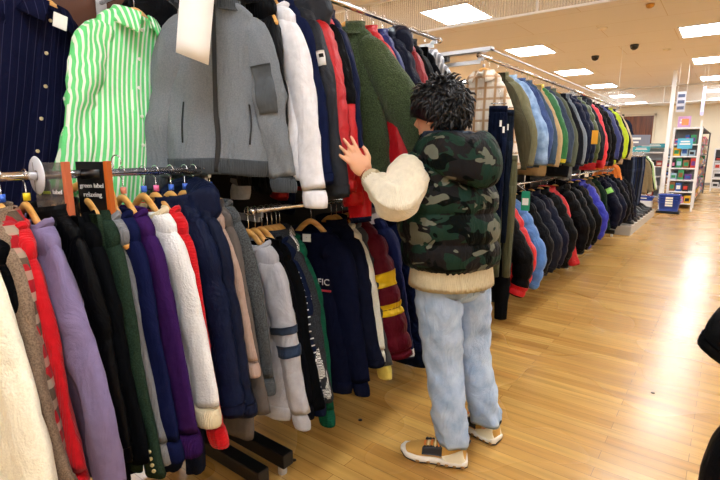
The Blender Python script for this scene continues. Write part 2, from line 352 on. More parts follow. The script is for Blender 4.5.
# ---------------------------------------------------------------- garment builder
def spow(v, p): return math.copysign(abs(v)**p, v)
class Garment:
    """local frame: X across the shoulders, front towards -Y, Z up, origin where the hanger neck sits"""
    def __init__(g, seed, *, L=.68, sw=.145, hw=.19, th=.04, fold=.010, puff=0, pitch=.1, SL=.60, sr=.062, cr=.042, out=.018, sway=0.0, neck=.07, drop=.06, sf=.62, diag=.105, elbow=0, nz=30, na=40, thick_sh=None):
        g.__dict__.update(locals()); g.s = seed*7.31
        d0 = min(.04, th*1.12+.002) if puff == 0 else min(.055, th*1.1)
        g.prof = [(0, neck, d0), (.012, neck+.028, d0+.004), (.035, neck+.055, d0+.003), (.068, max(neck+.06, sw-.04), d0), (drop+.035, sw-.014, max(d0*.8, th)),
                  (.16, sw+.003, th), (.32, (sw+hw)/2, th*1.05), (L*.7, hw, th*1.15), (L-.03, hw, th*1.1), (L, hw-.006-(puff*.6), th*(1.0 if not puff else .75))]
    def bul(g, z): return g.puff*(abs(math.sin(PI*z/g.pitch))**.55-.35)*min(1, z/.06) if g.puff else 0
    def T(g, a, z, off=0):
        hw, hd = lerpl(g.prof, z)
        c, s = math.cos(a), math.sin(a)
        x = hw*spow(c, .8); y = hd*spow(s, .75)
        ramp = min(1, max(0, (z-.05)/.3))
        side = 1 if s >= 0 else -1
        f = noise.noise(Vector((x*11+g.s, side*3+g.s, z*2.2)))*1.5 + noise.noise(Vector((x*26+g.s, side*5, z*3.5+g.s)))*.6
        y += g.fold*ramp*f*(1 if abs(c) < .97 else .6)
        x += g.fold*.7*ramp*noise.noise(Vector((g.s, side, z*7+a)))
        y += .02*ramp*noise.noise(Vector((g.s+5, 1, z*2)))
        nx, ny = c*hd+1e-6, s*hw; l = math.hypot(nx, ny); k = off+g.bul(z)
        return Vector((x+nx/l*k, y+ny/l*k, -z+(abs(x)*-.05*min(1, z*4) if not g.puff else 0)))
    def torso(g, name='body', mat=None, parent=None):
        zs = [g.L*((i/g.nz)**1.25 if not g.puff else (i/(g.nz*1.5))**1.1) for i in range(int(g.nz*(1 if not g.puff else 1.5))+1)]
        rings = [[g.T(2*PI*j/g.na, .05, -.012)*Vector((.5, .8, 1)).x if False else Vector((g.T(2*PI*j/g.na, 0).x*.8, g.T(2*PI*j/g.na, 0).y*.7, -.06)) for j in range(g.na)]]
        rings += [[g.T(2*PI*j/g.na, z) for j in range(g.na)] for z in zs]
        rings += [[Vector((p.x*.95, p.y*.6, -g.L+.05)) for p in rings[-1]]]
        V, F = grid(rings, True, True, True)
        F = [f[::-1] for f in F]
        return mesh(name, V, F, mat, parent)
    def Spath(g, side):
        sw, SL, out = g.sw, g.SL, g.out; rnd = random.Random(g.seed*10+side)
        b = rnd.uniform(-.012, .012); yb = rnd.uniform(-.02, .02)
        P = [(sw-.07, 0, -.105), (sw-.025, 0, -.15), (sw+.008+out*.4, yb*.3-g.sway*.1, -.25), (sw+.038+out+b, yb-g.sway*.4, -.24-SL*.30), (sw+.045+out-b, yb*.5-g.sway*.75, -.18-SL*.62), (sw+.02+out*.7, -g.sway, -.10-SL)]
        if g.diag is not None:
            P = [(sw-.07, 0, -.088), (sw-.025, 0, -.12)]+[(sw-.01+(g.diag+.01)*u+g.elbow*math.sin(PI*u**1.2)**1.4, yb*u*(1-u)*3-g.sway*u, -.14-(SL-.04)*u*.96) for u in (.2, .5, .8, 1)]
        return [Vector((x*side, y, z)) for x, y, z in P]
    def sleeve_fn(g, side, n):
        path = catmull(g.Spath(side), n)
        def S(i, a, off=0):
            i = max(0, min(n, i)); p = path[i]
            t = (path[min(i+1, n)]-path[max(i-1, 0)]).normalized()
            N = Vector((t.z*-1, 0, t.x)).normalized()*side if False else Vector((-t.z, 0, t.x))
            N.normalize(); B = Vector((0, 1, 0)); u = i/n
            rx = g.sr*(1-u)+g.cr*u; ry = rx*(g.sf if not g.puff else g.sf*1.3)
            if u < .35: rx *= .66+.34*u/.35
            f = noise.noise(Vector((math.cos(a)*1.2+g.s, math.sin(a)*1.2+side*4, u*4.5)))*g.fold*1.1
            f += noise.noise(Vector((math.cos(a)*.8+g.s, math.sin(a)*.8+side*2, u*20+g.s)))*g.fold*.7*math.exp(-((u-.5)/.25)**2)
            if g.puff: f += g.puff*(abs(math.sin(PI*u*g.SL/g.pitch))**.55-.35)*min(1, u/.1)
            return p + N*(rx+f+off)*math.cos(a) + B*(ry+f+off)*math.sin(a)
        return S
    def sleeve(g, side, mat, parent, name='sleeve', cuff=None, n=None):
        n = n or (26 if not g.puff else 44); S = g.sleeve_fn(side, n); na = 20
        e = n if not cuff else int(n*.92)
        rings = [[S(i, 2*PI*j/na) for j in range(na)] for i in range(e+1)]
        last = rings[-1]; c = sum(last, Vector())/na
        rings.append([c+(p-c)*.8+Vector((0, 0, .012)) for p in last])
        V, F = grid(rings, True, True, True)
        o = mesh(name, V, F if side > 0 else [f[::-1] for f in F], mat, parent)
        if cuff:
            rr = []
            for i in range(6):
                u = i/5; r_ = []
                for j in range(32):
                    a = 2*PI*j/32; p = S(int(n*.92)+round(u*(n-int(n*.92))), a); cc = c+(path_end(g, side)-c)*u
                    r_.append(cc+Vector((math.cos(a)*(g.cr*.86), math.sin(a)*(g.cr*.6), 0))*(1+.04*(j % 2)+.12*math.sin(u*PI)))
                rr.append(r_)
            V, F = grid(rr, True, True, True); mesh('cuff', V, F, cuff, o)
        return o
    def patch(g, name, mat, parent, a0, a1, z0, z1, off=.003, na=6, nz=16):
        outer = [[g.T(a0+(a1-a0)*j/na, z0+(z1-z0)*i/nz, off) for j in range(na+1)] for i in range(nz+1)]
        inner = [[g.T(a0+(a1-a0)*j/na, z0+(z1-z0)*i/nz, -.004) for j in range(na+1)] for i in range(nz+1)]
        return shell(name, outer, inner, mat, parent)
    def ring(g, name, mat, parent, z0, z1, off=.004, n=48, rib=.0015):
        m = 6
        rings = [[g.T(2*PI*j/n, z0+(z1-z0)*i/m, off*math.sin(PI*(.15+.7*i/m))+(rib if j % 2 else 0)) for j in range(n)] for i in range(m+1)]
        rings.append([Vector((p.x*.9, p.y*.7, p.z+.01)) for p in rings[-1]])
        V, F = grid(rings, True, True, True); return mesh(name, V, [f[::-1] for f in F], mat, parent)
    def sband(g, side, name, mat, parent, u0, u1, off=.003, a0=0, a1=2*PI):
        n = 60; S = g.sleeve_fn(side, n); i0, i1 = int(u0*n), max(int(u0*n)+1, int(u1*n)); na = 22
        outer = [[S(i, a0+(a1-a0)*j/na, off) for j in range(na+1)] for i in range(i0, i1+1)]
        inner = [[S(i, a0+(a1-a0)*j/na, -.003) for j in range(na+1)] for i in range(i0, i1+1)]
        return shell(name, outer, inner, mat, parent)
def path_end(g, side): return catmull(g.Spath(side), 10)[-1]
def shell(name, outer, inner, mat, parent):
    nr, nc = len(outer), len(outer[0]); V = [p for r in outer for p in r]+[p for r in inner for p in r]; o = nr*nc; F = []
    for i in range(nr-1):
        for j in range(nc-1):
            q = (i*nc+j, i*nc+j+1, (i+1)*nc+j+1, (i+1)*nc+j); F.append(q); F.append(tuple(o+k for k in q[::-1]))
    for i in range(nr-1):
        for j in (0, nc-1): F.append((i*nc+j, (i+1)*nc+j, o+(i+1)*nc+j, o+i*nc+j))
    for j in range(nc-1):
        for i in (0, nr-1): F.append((i*nc+j, i*nc+j+1, o+i*nc+j+1, o+i*nc+j))
    return mesh(name, V, F, mat, parent)
def crew_collar(g, mat, parent, r=.009, h=0):
    n = 28; pts = [Vector((g.T(2*PI*j/n, .004).x*1.0, g.T(2*PI*j/n, .004).y*1.05, .004-(.03 if math.sin(2*PI*j/n) < 0 else 0)*abs(math.sin(2*PI*j/n)))) for j in range(n)]
    rings = []
    for k in range(8):
        a = 2*PI*k/8; rings.append([p+Vector((p.x, p.y, 0)).normalized()*r*math.cos(a)+Vector((0, 0, r*1.3*math.sin(a)+h)) for p in pts])
    rings.append(rings[0]); V, F = grid(rings); mesh('neckband', V, F, mat, parent)
def stand_collar(g, mat, parent, h=.06, th=.012, w=1.1):
    n = 32; out = []; inn = []
    for u, k in ((0, 1.15), (.3, 1.08), (.7, 1.02), (1, 1.06)):
        out.append([]); inn.append([])
        for j in range(n+1):
            a = -PI/2+.18+(2*PI-.36)*j/n; c, s = math.cos(a), math.sin(a)
            x, y = g.neck*w*k*c, (.055 if not g.puff else .065)*k*s
            z = -.02+h*u-(.018*(1-s)/2)
            out[-1].append(Vector((x*(1+th*4), y*(1+th*8), z))); inn[-1].append(Vector((x, y, z-(.004 if u == 1 else 0))))
    shell('collar', out, inn, mat, parent)
def shirt_collar(g, mat, parent, h=.038, fall=.055):
    stand_collar(g, mat, parent, h, .003, .95)
    n = 24; out = []; inn = []
    for u in (0, .25, .6, 1):
        ro = []; ri = []
        for j in range(n+1):
            v = j/n; a = -PI/2+.16+(2*PI-.32)*v; c, s = math.cos(a), math.sin(a)
            fr = max(0, -s)**2
            x, y = (g.neck*.98+.022*u+.028*u*fr)*c + math.copysign(.022*u*fr, c), (.052+.018*u+.02*u*fr)*s
            z = -.02+h*(1-0)-.018*(1-s)/2-fall*u**1.2*(1+.5*fr)+.004
            ro.append(Vector((x*1.04, y*1.1, z+.002))); ri.append(Vector((x, y, z-.001)))
        out.append(ro); inn.append(ri)
    shell('collar_leaf', out, inn, mat, parent)
def lapels(g, mat, parent, zl=.32):
    for sd in (-1, 1):
        out = []; inn = []
        for i in range(12):
            u = i/11; z = .005+u*zl; wd = .075*math.sin(PI*min(1, .25+u*.75))**.7+.004
            xs = [sd*(.055*(1-u)+.004+wd*k/4) for k in range(5)]
            row = []; ro2 = []
            for x in xs:
                hw, hd = lerpl(g.prof, max(z, .03)); y = -hd*max(0.05, 1-(abs(x)/hw)**2)**.37
                row.append(Vector((x, y-.016, -z+.02*(1-u)))); ro2.append(Vector((x, y-.002, -z+.02*(1-u))))
            out.append(row); inn.append(ro2)
        shell('lapel', out, inn, mat, parent)
    n = 16; out = []; inn = []
    for u in (0, .5, 1):
        out.append([Vector(((g.neck*1.05+.018*u)*math.cos(a), (.05+.02*u)*math.sin(a), .022-.05*u)) for a in [(-.2+(PI+.4)*j/n) for j in range(n+1)]])
        inn.append([p*.9+Vector((0, 0, -.002)) for p in out[-1]])
    shell('collar', out, inn, mat, parent)
def hood(g, mat, parent, s=1.0, trim=None):
    # soft hood lying collapsed behind the neck
    rings = []; n = 20
    for i in range(13):
        u = i/12; a = -1.35*PI/2+u*1.35*PI
        r_ = []
        for j in range(n):
            b = 2*PI*j/n; rr = (.042+.02*math.sin(PI*u))*s
            base = Vector((math.sin(a)*.105*s, .035+.075*math.cos(a*.8)*s-.02, -.02+.02*math.cos(a)))
            k = 1+.25*noise.noise(Vector((b, u*4, g.s)))
            r_.append(base+Vector((math.sin(a)*rr*.8*math.cos(b)*k, rr*math.cos(b)*k*.7, rr*1.25*math.sin(b)*k)))
        rings.append(r_)
    V, F = grid(rings, True, True, True); h = mesh('hood', V, F, mat, parent)
    if trim:
        pts = catmull([(.07, -.045, -.03), (.10, -.02, .03), (.05, .02, .055), (0, .03, .06), (-.05, .02, .055), (-.10, -.02, .03), (-.07, -.045, -.03)], 24)
        V, F = tube(pts, .022, 10, fn=lambda i, a: .006*noise.noise(Vector((i*.9, a*2, 0)))); mesh('hood_trim', V, F, trim, h)
def button_at(p, nrm, mat, parent, r=.0065):
    nrm = nrm.normalized(); V, F = tube([p, p+nrm*.003, p+nrm*.004], [r, r, r*.6], 10); return mesh('button', V, F, mat, parent)
BTN = {}
def buttons(g, cnt, z0, z1, c, parent, r=.006):
    mt = plain('button_'+c, c, .3)
    for k in range(cnt):
        p = g.T(-PI/2, z0+(z1-z0)*k/max(1, cnt-1), .004); button_at(p, Vector((0, -1, 0)), mt, parent, r)
def zipper(g, parent, mt, z1=None, w=.022):
    g.patch('zip', mt, parent, -PI/2-w, -PI/2+w, .02, (z1 or g.L)-.005, .005+(.0 if not g.puff else -.006), 4, 26)

CNT = [0]
def hang(kind, mat, loc, rz=0, ry=0, label='', cat='', group='', hl=None, clip=None, trim=None, seed=None, hng=True, **k):
    CNT[0] += 1; seed = seed or CNT[0]
    names = dict(sweater='sweater', sweatshirt='sweatshirt', shirt='shirt', cardigan='cardigan', blazer='blazer', coat='coat', puffer='puffer_jacket', fleece='fleece_jacket', jacket='jacket', bomber='bomber_jacket')
    ex = {x: k.pop(x) for x in ('btn', 'zipc', 'hd', 'hoodtrim', 'bands', 'tagp', 'nocuff', 'cuffm', 'hemm') if x in k}
    base = dict(sweater=dict(L=.66, th=.034, fold=.010, sr=.062), sweatshirt=dict(L=.67, th=.036, fold=.012, sr=.066, hw=.20), shirt=dict(L=.76, th=.026, fold=.013, sr=.058, cr=.042), cardigan=dict(L=.68, th=.035),
                blazer=dict(L=.74, th=.036, fold=.005, sr=.060, cr=.046), coat=dict(L=.92, th=.045, fold=.008, sr=.066, cr=.055, hw=.205), puffer=dict(L=.70, th=.075, fold=.008, puff=.015, sr=.072, cr=.052, hw=.21, pitch=.095, SL=.62, na=44),
                fleece=dict(L=.68, th=.06, fold=.014, sr=.075, cr=.06, hw=.22), jacket=dict(L=.70, th=.045, fold=.014, sr=.066, cr=.05), bomber=dict(L=.62, th=.05, fold=.012, sr=.078, cr=.045, hw=.25))[kind]
    base.setdefault('neck', .088 if kind in ('sweater', 'sweatshirt', 'cardigan', 'blazer', 'coat') else .072); k['diag'] = k.get('diag', .105)+k.pop('out', .0)*.8; base.update(k); g = Garment(seed, **base)
    dz = .045 if kind in ('sweater', 'sweatshirt', 'cardigan', 'blazer', 'coat') else .022
    r = empty(names[kind], (loc[0], loc[1], loc[2]-dz), (0, ry, rz)); tag(r, label, cat or names[kind].replace('_', ' '), group)
    g.torso('body', mat, r)
    trim = trim or mat
    cuffs = kind in ('sweater', 'sweatshirt', 'cardigan', 'bomber') and not ex.get('nocuff')
    for sd in (1, -1):
        sl = g.sleeve(sd, mat, r, cuff=(ex.get('cuffm') or trim) if cuffs else None)
        if kind == 'shirt' or (kind in ('jacket', 'fleece', 'puffer')):
            g.sband(sd, 'cuff', trim, sl, .93, .995, .003)
        if kind == 'blazer' and ex.get('btn'):
            S_ = g.sleeve_fn(sd, 60)
            for q_ in range(4): button_at(S_(57-q_*2, -.9, .002), Vector((.6*sd, -.8, 0)), plain('button_'+ex['btn'], ex['btn'], .3), sl, .006)
        if sd == 1:
            for (u0, u1, mt) in ex.get('bands', []): g.sband(sd, 'sleeve_stripe', mt, sl, u0, u1, .004)
    if kind in ('sweater', 'sweatshirt', 'cardigan', 'bomber'):
        g.ring('hem_band', ex.get('hemm') or trim, r, g.L-.055, g.L+.004, .004)
    if kind in ('sweater', 'sweatshirt'): crew_collar(g, trim, r)
    if kind == 'bomber': stand_collar(g, trim, r, .035)
    if kind == 'shirt':
        shirt_collar(g, mat, r); g.patch('placket', mat, r, -PI/2-.075, -PI/2+.075, .015, g.L-.005, .003, 4, 24)
        buttons(g, 7, .05, g.L-.09, ex.get('btn', '#e8e2d0'), r)
    if kind == 'cardigan':
        g.patch('button_band', trim, r, -PI/2-.08, -PI/2+.08, .03, g.L-.005, .006, 4, 24); buttons(g, 5, .15, g.L-.06, ex.get('btn', '#2a2320'), r, .009); crew_collar(g, trim, r)
    if kind in ('blazer', 'coat'):
        lapels(g, trim, r, .30 if kind == 'blazer' else .26); buttons(g, 3, .34, .56, ex.get('btn', '#1c1814'), r, .009)
    if kind in ('jacket', 'fleece', 'puffer', 'bomber'):
        zipper(g, r, ex.get('zipc') or BLACKM)
        if kind != 'bomber':
            (hood(g, mat, r, 1.0, ex.get('hoodtrim')) if ex.get('hd') else None); stand_collar(g, trim, r, .055, .014 if kind != 'jacket' else .006)
    hl = hl or label.split(' hanging')[0].split(',')[0]
    if hng:
        lb = 'light wooden hanger holding the %s' % hl
        if len(lb.split()) > 16: lb = lb.replace('light wooden ', '').replace(' holding the ', ' of the ')
        hanger((loc[0], loc[1], loc[2]), rz, lb, clip, ry=0)
    return r, g
# ---------------------------------------------------------------- racks
RX = -1.5; ZL1, ZL2, ZU = 1.332, 1.16, 2.06; ZF = 1.10
PANEL = plain('brown_back_board', '#5a3320', .5, bumpn=25); DARKP = plain('near_black_back_board', '#121012', .7)
q = NT('post_slots'); wv = q.n('ShaderNodeTexWave', bands_direction='Z'); wv.inputs['Scale'].default_value = 6.3; q.l(q.tc.outputs['Object'], wv.inputs[0]); q.l(q.ramp(wv.outputs[1], [(0, srgb('#050506')), (.45, srgb('#050506')), (.55, srgb('#4a4a50'))]), q.b.inputs['Base Color']); SLOTS = q.m
def rack(y0, y1, zu, zl, label, panel, lo0=None, lo1=None, up0=None, up1=None, feet=True, ptop=None):
    r = empty('clothes_rack', (-1.95, (y0+y1)/2, 0)); tag(r, label, 'clothes rack', 'wall-side clothes racks')
    c = (y0+y1)/2
    def R(x, y, z): return (x+1.95, y-c, z)
    for y in (y0+.03, y1-.03):
        p = MB().box(R(-1.98, y-.025, .0), R(-1.92, y+.025, 2.15)).obj('upright_post', BLACKM, r)
        MB().box(R(-1.9215, y-.008, .1), R(-1.9185, y+.008, 2.1)).obj('slot_strip', SLOTS, p)
    if panel: MB().box(R(-2.02, y0+.06, .12), R(-1.985, y1-.06, ptop or 2.0)).obj('back_board', panel, r)
    for z, a, b in ((zu, up0 or y0, up1 or y1), (zl, lo0 or y0, lo1 or y1)):
        MB().tube([R(RX, a, z), R(RX, b, z)], .0125, 14).obj('upper_rail' if z == zu else 'lower_rail', CHROME, r, True)
        for y in (a+.015, b-.015): MB().tube([R(RX, y-.012, z), R(RX, y+.012, z)], .018, 12).obj('rail_end', CHROME, r, True)
        for y in (max(a, y0)+.06, min(b, y1)-.06): MB().box(R(-1.92, y-.006, z-.05), R(-1.51, y+.006, z-.022)).box(R(-1.53, y-.006, z-.03), R(-1.49, y+.006, z-.008)).obj('bracket', STEEL, r)
    if feet:
        for y in (y0+.08, y1-.05):
            f = MB().box(R(-1.93, y-.03, .045), R(-1.38, y+.03, .11)).obj('foot', BLACKM, r, bevel=.006)
            MB().tube([R(-1.42, y, 0), R(-1.42, y, .05)], .02, 10).obj('levelling_pad', STEEL, f)
    return r
rack(-.35, 1.21, ZU, ZL1, 'nearest black wall-side clothes rack with brown back board', PANEL, lo0=-.3, lo1=1.12, up0=1.1, up1=1.2, ptop=2.3)
rack(1.22, 3.1, ZU, ZL2, 'middle black wall-side clothes rack beside the person', DARKP, lo0=1.24, lo1=3.05, up0=1.2, up1=2.78)
rack(3.2, 6.0, ZU, ZF, 'long clothes rack beyond the person, start of the padded jackets', DARKP, up0=3.35)
rack(6.02, 8.75, ZU, ZF, 'clothes rack carrying the yellow-green jacket, far end of the aisle', DARKP)
rack(9.3, 11.9, 1.35, .75, 'low far clothes rack beside the far shelves', None, feet=False)
# double-bar frame head at the start of the far rack
r = empty('garment_rail', (RX, 3.36, ZU)); tag(r, 'white steel frame with a double bar above the brown plaid shirt', 'rail frame')
MB().box((-.75, -.03, .02), (.10, .03, .045)).obj('cross_bar', STEEL, r)
MB().box((.09, -.03, .02), (.10, 5.3, .03)).obj('long_bar', STEEL, r)
MB().box((-.30, -.025, -.02), (-.24, .025, .02)).obj('clamp', BLACKM, r)

NAVY = '#10152e'; BLK = '#060607'
def W(L_, y, kind, mat, short, where, z, grp, **k):
    k.setdefault('clip', None); x = k.pop('x', RX)
    return hang(kind, mat, (x, y, z-HDROP), label=short+' '+where, hl=short, group=grp, **k)
G1 = 'clothes on the nearest lower rail'; Z = ZL1
w1 = 'hanging from the nearest lower rail'
CRIB = fab('#d8c9a8', 'knit')
near = [
 (.325, 'sweater', fab('#ece6d0', 'fleece'), 'chunky cream knitted sweater', 'at the left edge of the nearest lower rail', dict(L=.74, sr=.085, cr=.075, diag=.15, hw=.22, th=.055, elbow=.03, seed=501, SL=.62)),
 (.368, 'sweater', fab('#070709', 'knit'), 'black knitted sweater', 'between the cream sweater and the tan jacket on the nearest rail', dict(seed=502)),
 (.385, 'jacket', fab('#8a7460', 'tweed', '#6d5a4a'), 'tan wool jacket', 'between the black sweater and the checked red shirt', dict(th=.03, sr=.06, out=.03)),
 (.400, 'shirt', fab('#a01420', 'plaid', '#5a4a3c', '#b09a86'), 'red and brown checked flannel shirt', 'on the nearest lower rail', dict(L=.84, SL=.74, out=.045, clip='#e46aa0')),
 (.428, 'sweater', fab('#c8101c', 'knit'), 'bright red sweater', 'between the flannel shirt and the lavender sweatshirt', dict(L=.66, clip='#3a6ad8')),
 (.485, 'sweatshirt', fab('#75688c', 'cotton'), 'lavender grey sweatshirt', 'hanging at the near rail divider disc', dict(sr=.085, cr=.06, out=.055, hw=.22, SL=.66, fold=.016, elbow=.085, clip='#e8d020', seed=77)),
 (.545, 'jacket', fab('#050507', 'nylon'), 'plain black jacket', 'below the clear plastic card on the nearest rail', dict(th=.03)),
 (.590, 'coat', fab('#07080b', 'cotton'), 'black wool coat', 'between the plain black jacket and the moss green blazer', dict(L=.78)),
 (.640, 'blazer', fab('#27382c', 'tweed', '#1b281f'), 'moss green blazer with small cuff buttons', w1, dict(btn='#b8a878', L=.76, SL=.68)),
 (.668, 'sweater', fab('#77787c', 'knit'), 'light grey thin sweater', 'between the moss green blazer and the navy sweatshirt', dict(th=.02, sr=.045, sw=.125, L=.7, SL=.66)),
 (.700, 'sweatshirt', fab('#12173a', 'cotton'), 'plain navy blue sweatshirt', 'left of the purple sweater', dict(sr=.07, SL=.66)),
 (.748, 'sweater', fab('#33184c', 'cotton'), 'deep purple sweater', w1, dict(sr=.07, cr=.06, L=.70, SL=.66, cuffm=fab('#2c1244', 'knit'), clip='#e08a70')),
 (.815, 'sweatshirt', fab('#dcdcdc', 'fleece'), 'white boucle sweatshirt with a beige hem', 'between the purple sweater and the red knit', dict(sr=.078, cr=.055, L=.66, th=.05, trim=CRIB, clip='#3a6ad8')),
 (.858, 'sweater', fab('#c00d18', 'cable'), 'red ribbed knit sweater', 'behind the white boucle sweatshirt', dict(sr=.065, L=.7, SL=.7, clip='#e46aa0')),
 (.912, 'puffer', fab('#101730', 'nylon'), 'navy padded jacket with a stand hood', w1, dict(puff=.010, pitch=.13, th=.05, hd=1, clip='#3a6ad8', L=.72, SL=.64)),
 (.965, 'puffer', fab('#11172c', 'nylon'), 'dark navy padded jacket', 'right of the hooded navy jacket on the nearest rail', dict(puff=.008, pitch=.14, th=.035, clip='#3a6ad8', SL=.66)),
 (1.000, 'cardigan', fab('#a58c80', 'knit'), 'dusty beige knitted cardigan', 'between the navy padded jackets and the taupe coat', dict(th=.02, L=.62, SL=.5)),
 (1.032, 'coat', fab('#544d49', 'cotton'), 'taupe grey coat', 'last but one on the nearest lower rail', dict(L=.86, th=.03, SL=.66)),
 (1.066, 'cardigan', fab('#4d5154', 'tweed', '#303336'), 'mottled grey wool cardigan', 'last on the nearest lower rail', dict(L=.7, sr=.08, th=.03, clip='#3a6ad8')),
]
for y, kd, mt, sh, wh, k in near:
    rnd = random.Random(int(y*1000)); k['th'] = min(.026, k.get('th', .026)); k.setdefault('sf', .42); k.setdefault('fold', .008); W(0, y, kd, mt, sh, wh, Z, G1, rz=.04+rnd.uniform(-.02, .03), **k)
G2 = 'clothes on the middle lower rail'; Z = ZL2; w2 = 'hanging from the middle lower rail'
STRN = fab('#2b3c58', 'cotton'); YEL = fab('#e8c010', 'nylon')
mid = [
 (1.235, 'sweatshirt', fab('#a9a9b0', 'cotton'), 'light grey sweatshirt with two navy sleeve stripes', w2, dict(SL=.66, L=.70, bands=[(.47, .51, STRN), (.56, .60, STRN)])),
 (1.27, 'sweater', fab('#07080d', 'knit'), 'black thin sweater', 'right of the stripe-sleeved grey sweatshirt', dict(th=.02, SL=.62)),
 (1.305, 'coat', fab('#060709', 'cotton'), 'black jacket with a brown shoulder button', w2, dict(L=.72, th=.028, rz=.1)),
 (1.335, 'sweater', fab('#10182f', 'cotton'), 'navy sweater with white stitches down its sleeve', w2, dict(SL=.64, bst=1)),
 (1.36, 'jacket', fab('#33353a', 'tweed', '#222428'), 'charcoal flecked jacket', 'between the stitched navy sweater and the gingham shirt', dict(th=.03, SL=.62)),
 (1.385, 'shirt', fab('#e6e6e4', 'gingham', '#0b0b0e'), 'black and white gingham shirt', 'between the charcoal jacket and the green cable sweater', dict(th=.02, sr=.05, SL=.6, L=.72)),
 (1.405, 'sweater', fab('#124a36', 'cable'), 'bottle green cable sweater', w2, dict(SL=.72, L=.74, th=.03)),
 (1.60, 'sweatshirt', fab('#0d1126', 'cotton'), 'dark navy sweatshirt with small white lettering on its chest', w2, dict(rz=.30, L=.76, SL=.70, sr=.09, fold=.012, text=1, th=.045)),
 (1.74, 'jacket', fab('#121526', 'cotton'), 'dark navy jacket with yellow piping', 'between the lettered sweatshirt and the cream knit', dict(th=.03, zipc=YEL, rz=.05, L=.66)),
 (1.78, 'sweater', fab('#e4e0d0', 'fleece'), 'off-white fluffy knit', 'between the yellow-piped jacket and the burgundy puffer', dict(sr=.075, SL=.56, L=.6)),
 (1.825, 'cardigan', fab('#4c4d50', 'knit'), 'dark grey cardigan with yellow cuffs', 'behind the off-white fluffy knit', dict(SL=.68, sr=.055, cuffm=fab('#e0c860', 'knit'))),
 (1.88, 'puffer', fab('#57101f', 'nylon'), 'burgundy puffer jacket with two yellow sleeve stripes', w2, dict(puff=.018, sr=.085, cr=.065, out=.05, SL=.60, L=.72, rz=.15, bands=[(.42, .50, YEL), (.60, .68, YEL)], seed=640)),
 (2.02, 'jacket', fab('#141b42', 'nylon'), 'royal navy jacket with a white collar', w2, dict(SL=.66, L=.74, sr=.08, trim=fab('#d8dae0', 'cotton'), rz=.1)),
 (2.15, 'jacket', fab('#111a3a', 'quilt'), 'navy diamond-quilted jacket', w2, dict(SL=.66, L=.78, sr=.08)),
 (2.35, 'coat', fab('#10172c', 'cotton'), 'midnight blue long coat', 'half hidden by the person', dict(L=.9)),
 (2.52, 'coat', fab('#0c0d0f', 'cotton'), 'black long coat', 'behind the person on the middle lower rail', dict(L=.9)),
 (2.76, 'puffer', fab('#0b0b0b', 'nylon'), 'black long padded coat', 'at the far end of the middle lower rail', dict(L=.9)),
]
for y, kd, mt, sh, wh, k in mid:
    rnd = random.Random(int(y*1000)); tx = k.pop('text', 0); bst = k.pop('bst', 0); k.setdefault('rz', rnd.uniform(-.05, .12))
    r, g = W(0, y, kd, mt, sh, wh, Z, G2, **k)
    if tx:
        wt = plain('white_print', '#d8d8dc', .7)
        for s_, z, c_, sz in (('FIC', .225, wt, .042),):
            y_ = min(g.T(-PI/2+d, z).y for d in (-.5, -.25, 0, .25, .5)) - .003
            textobj('chest_lettering', s_, sz, c_, r, Matrix.Translation((.085, y_-.002, -z)) @ Matrix.Rotation(PI/2, 4, 'X'))
        MB().box((.05, y_-.004, -.268), (.12, y_+.002, -.260)).obj('red_print', plain('red_print', '#b03040', .7), r)
        MB().box((-.02, -.052, -.045), (.02, -.049, -.01)).obj('neck_label', PAPER, r)
    if bst:
        S_ = g.sleeve_fn(1, 60)
        for i in range(14, 57, 2):
            p0, p1 = S_(i, -.75, .003), S_(i, -.35, .003); p2 = S_(i, -.55, .004)
            MB().tube([p0, p2, p1], .0028, 5).obj('white_stitch', plain('white_thread', '#e6e6ea', .8), r)
    if 'shoulder button' in sh:
        button_at(Vector((.12, -.04, -.09)), Vector((.3, -1, 0)), plain('button_tan', '#c08a50', .3), r, .014)

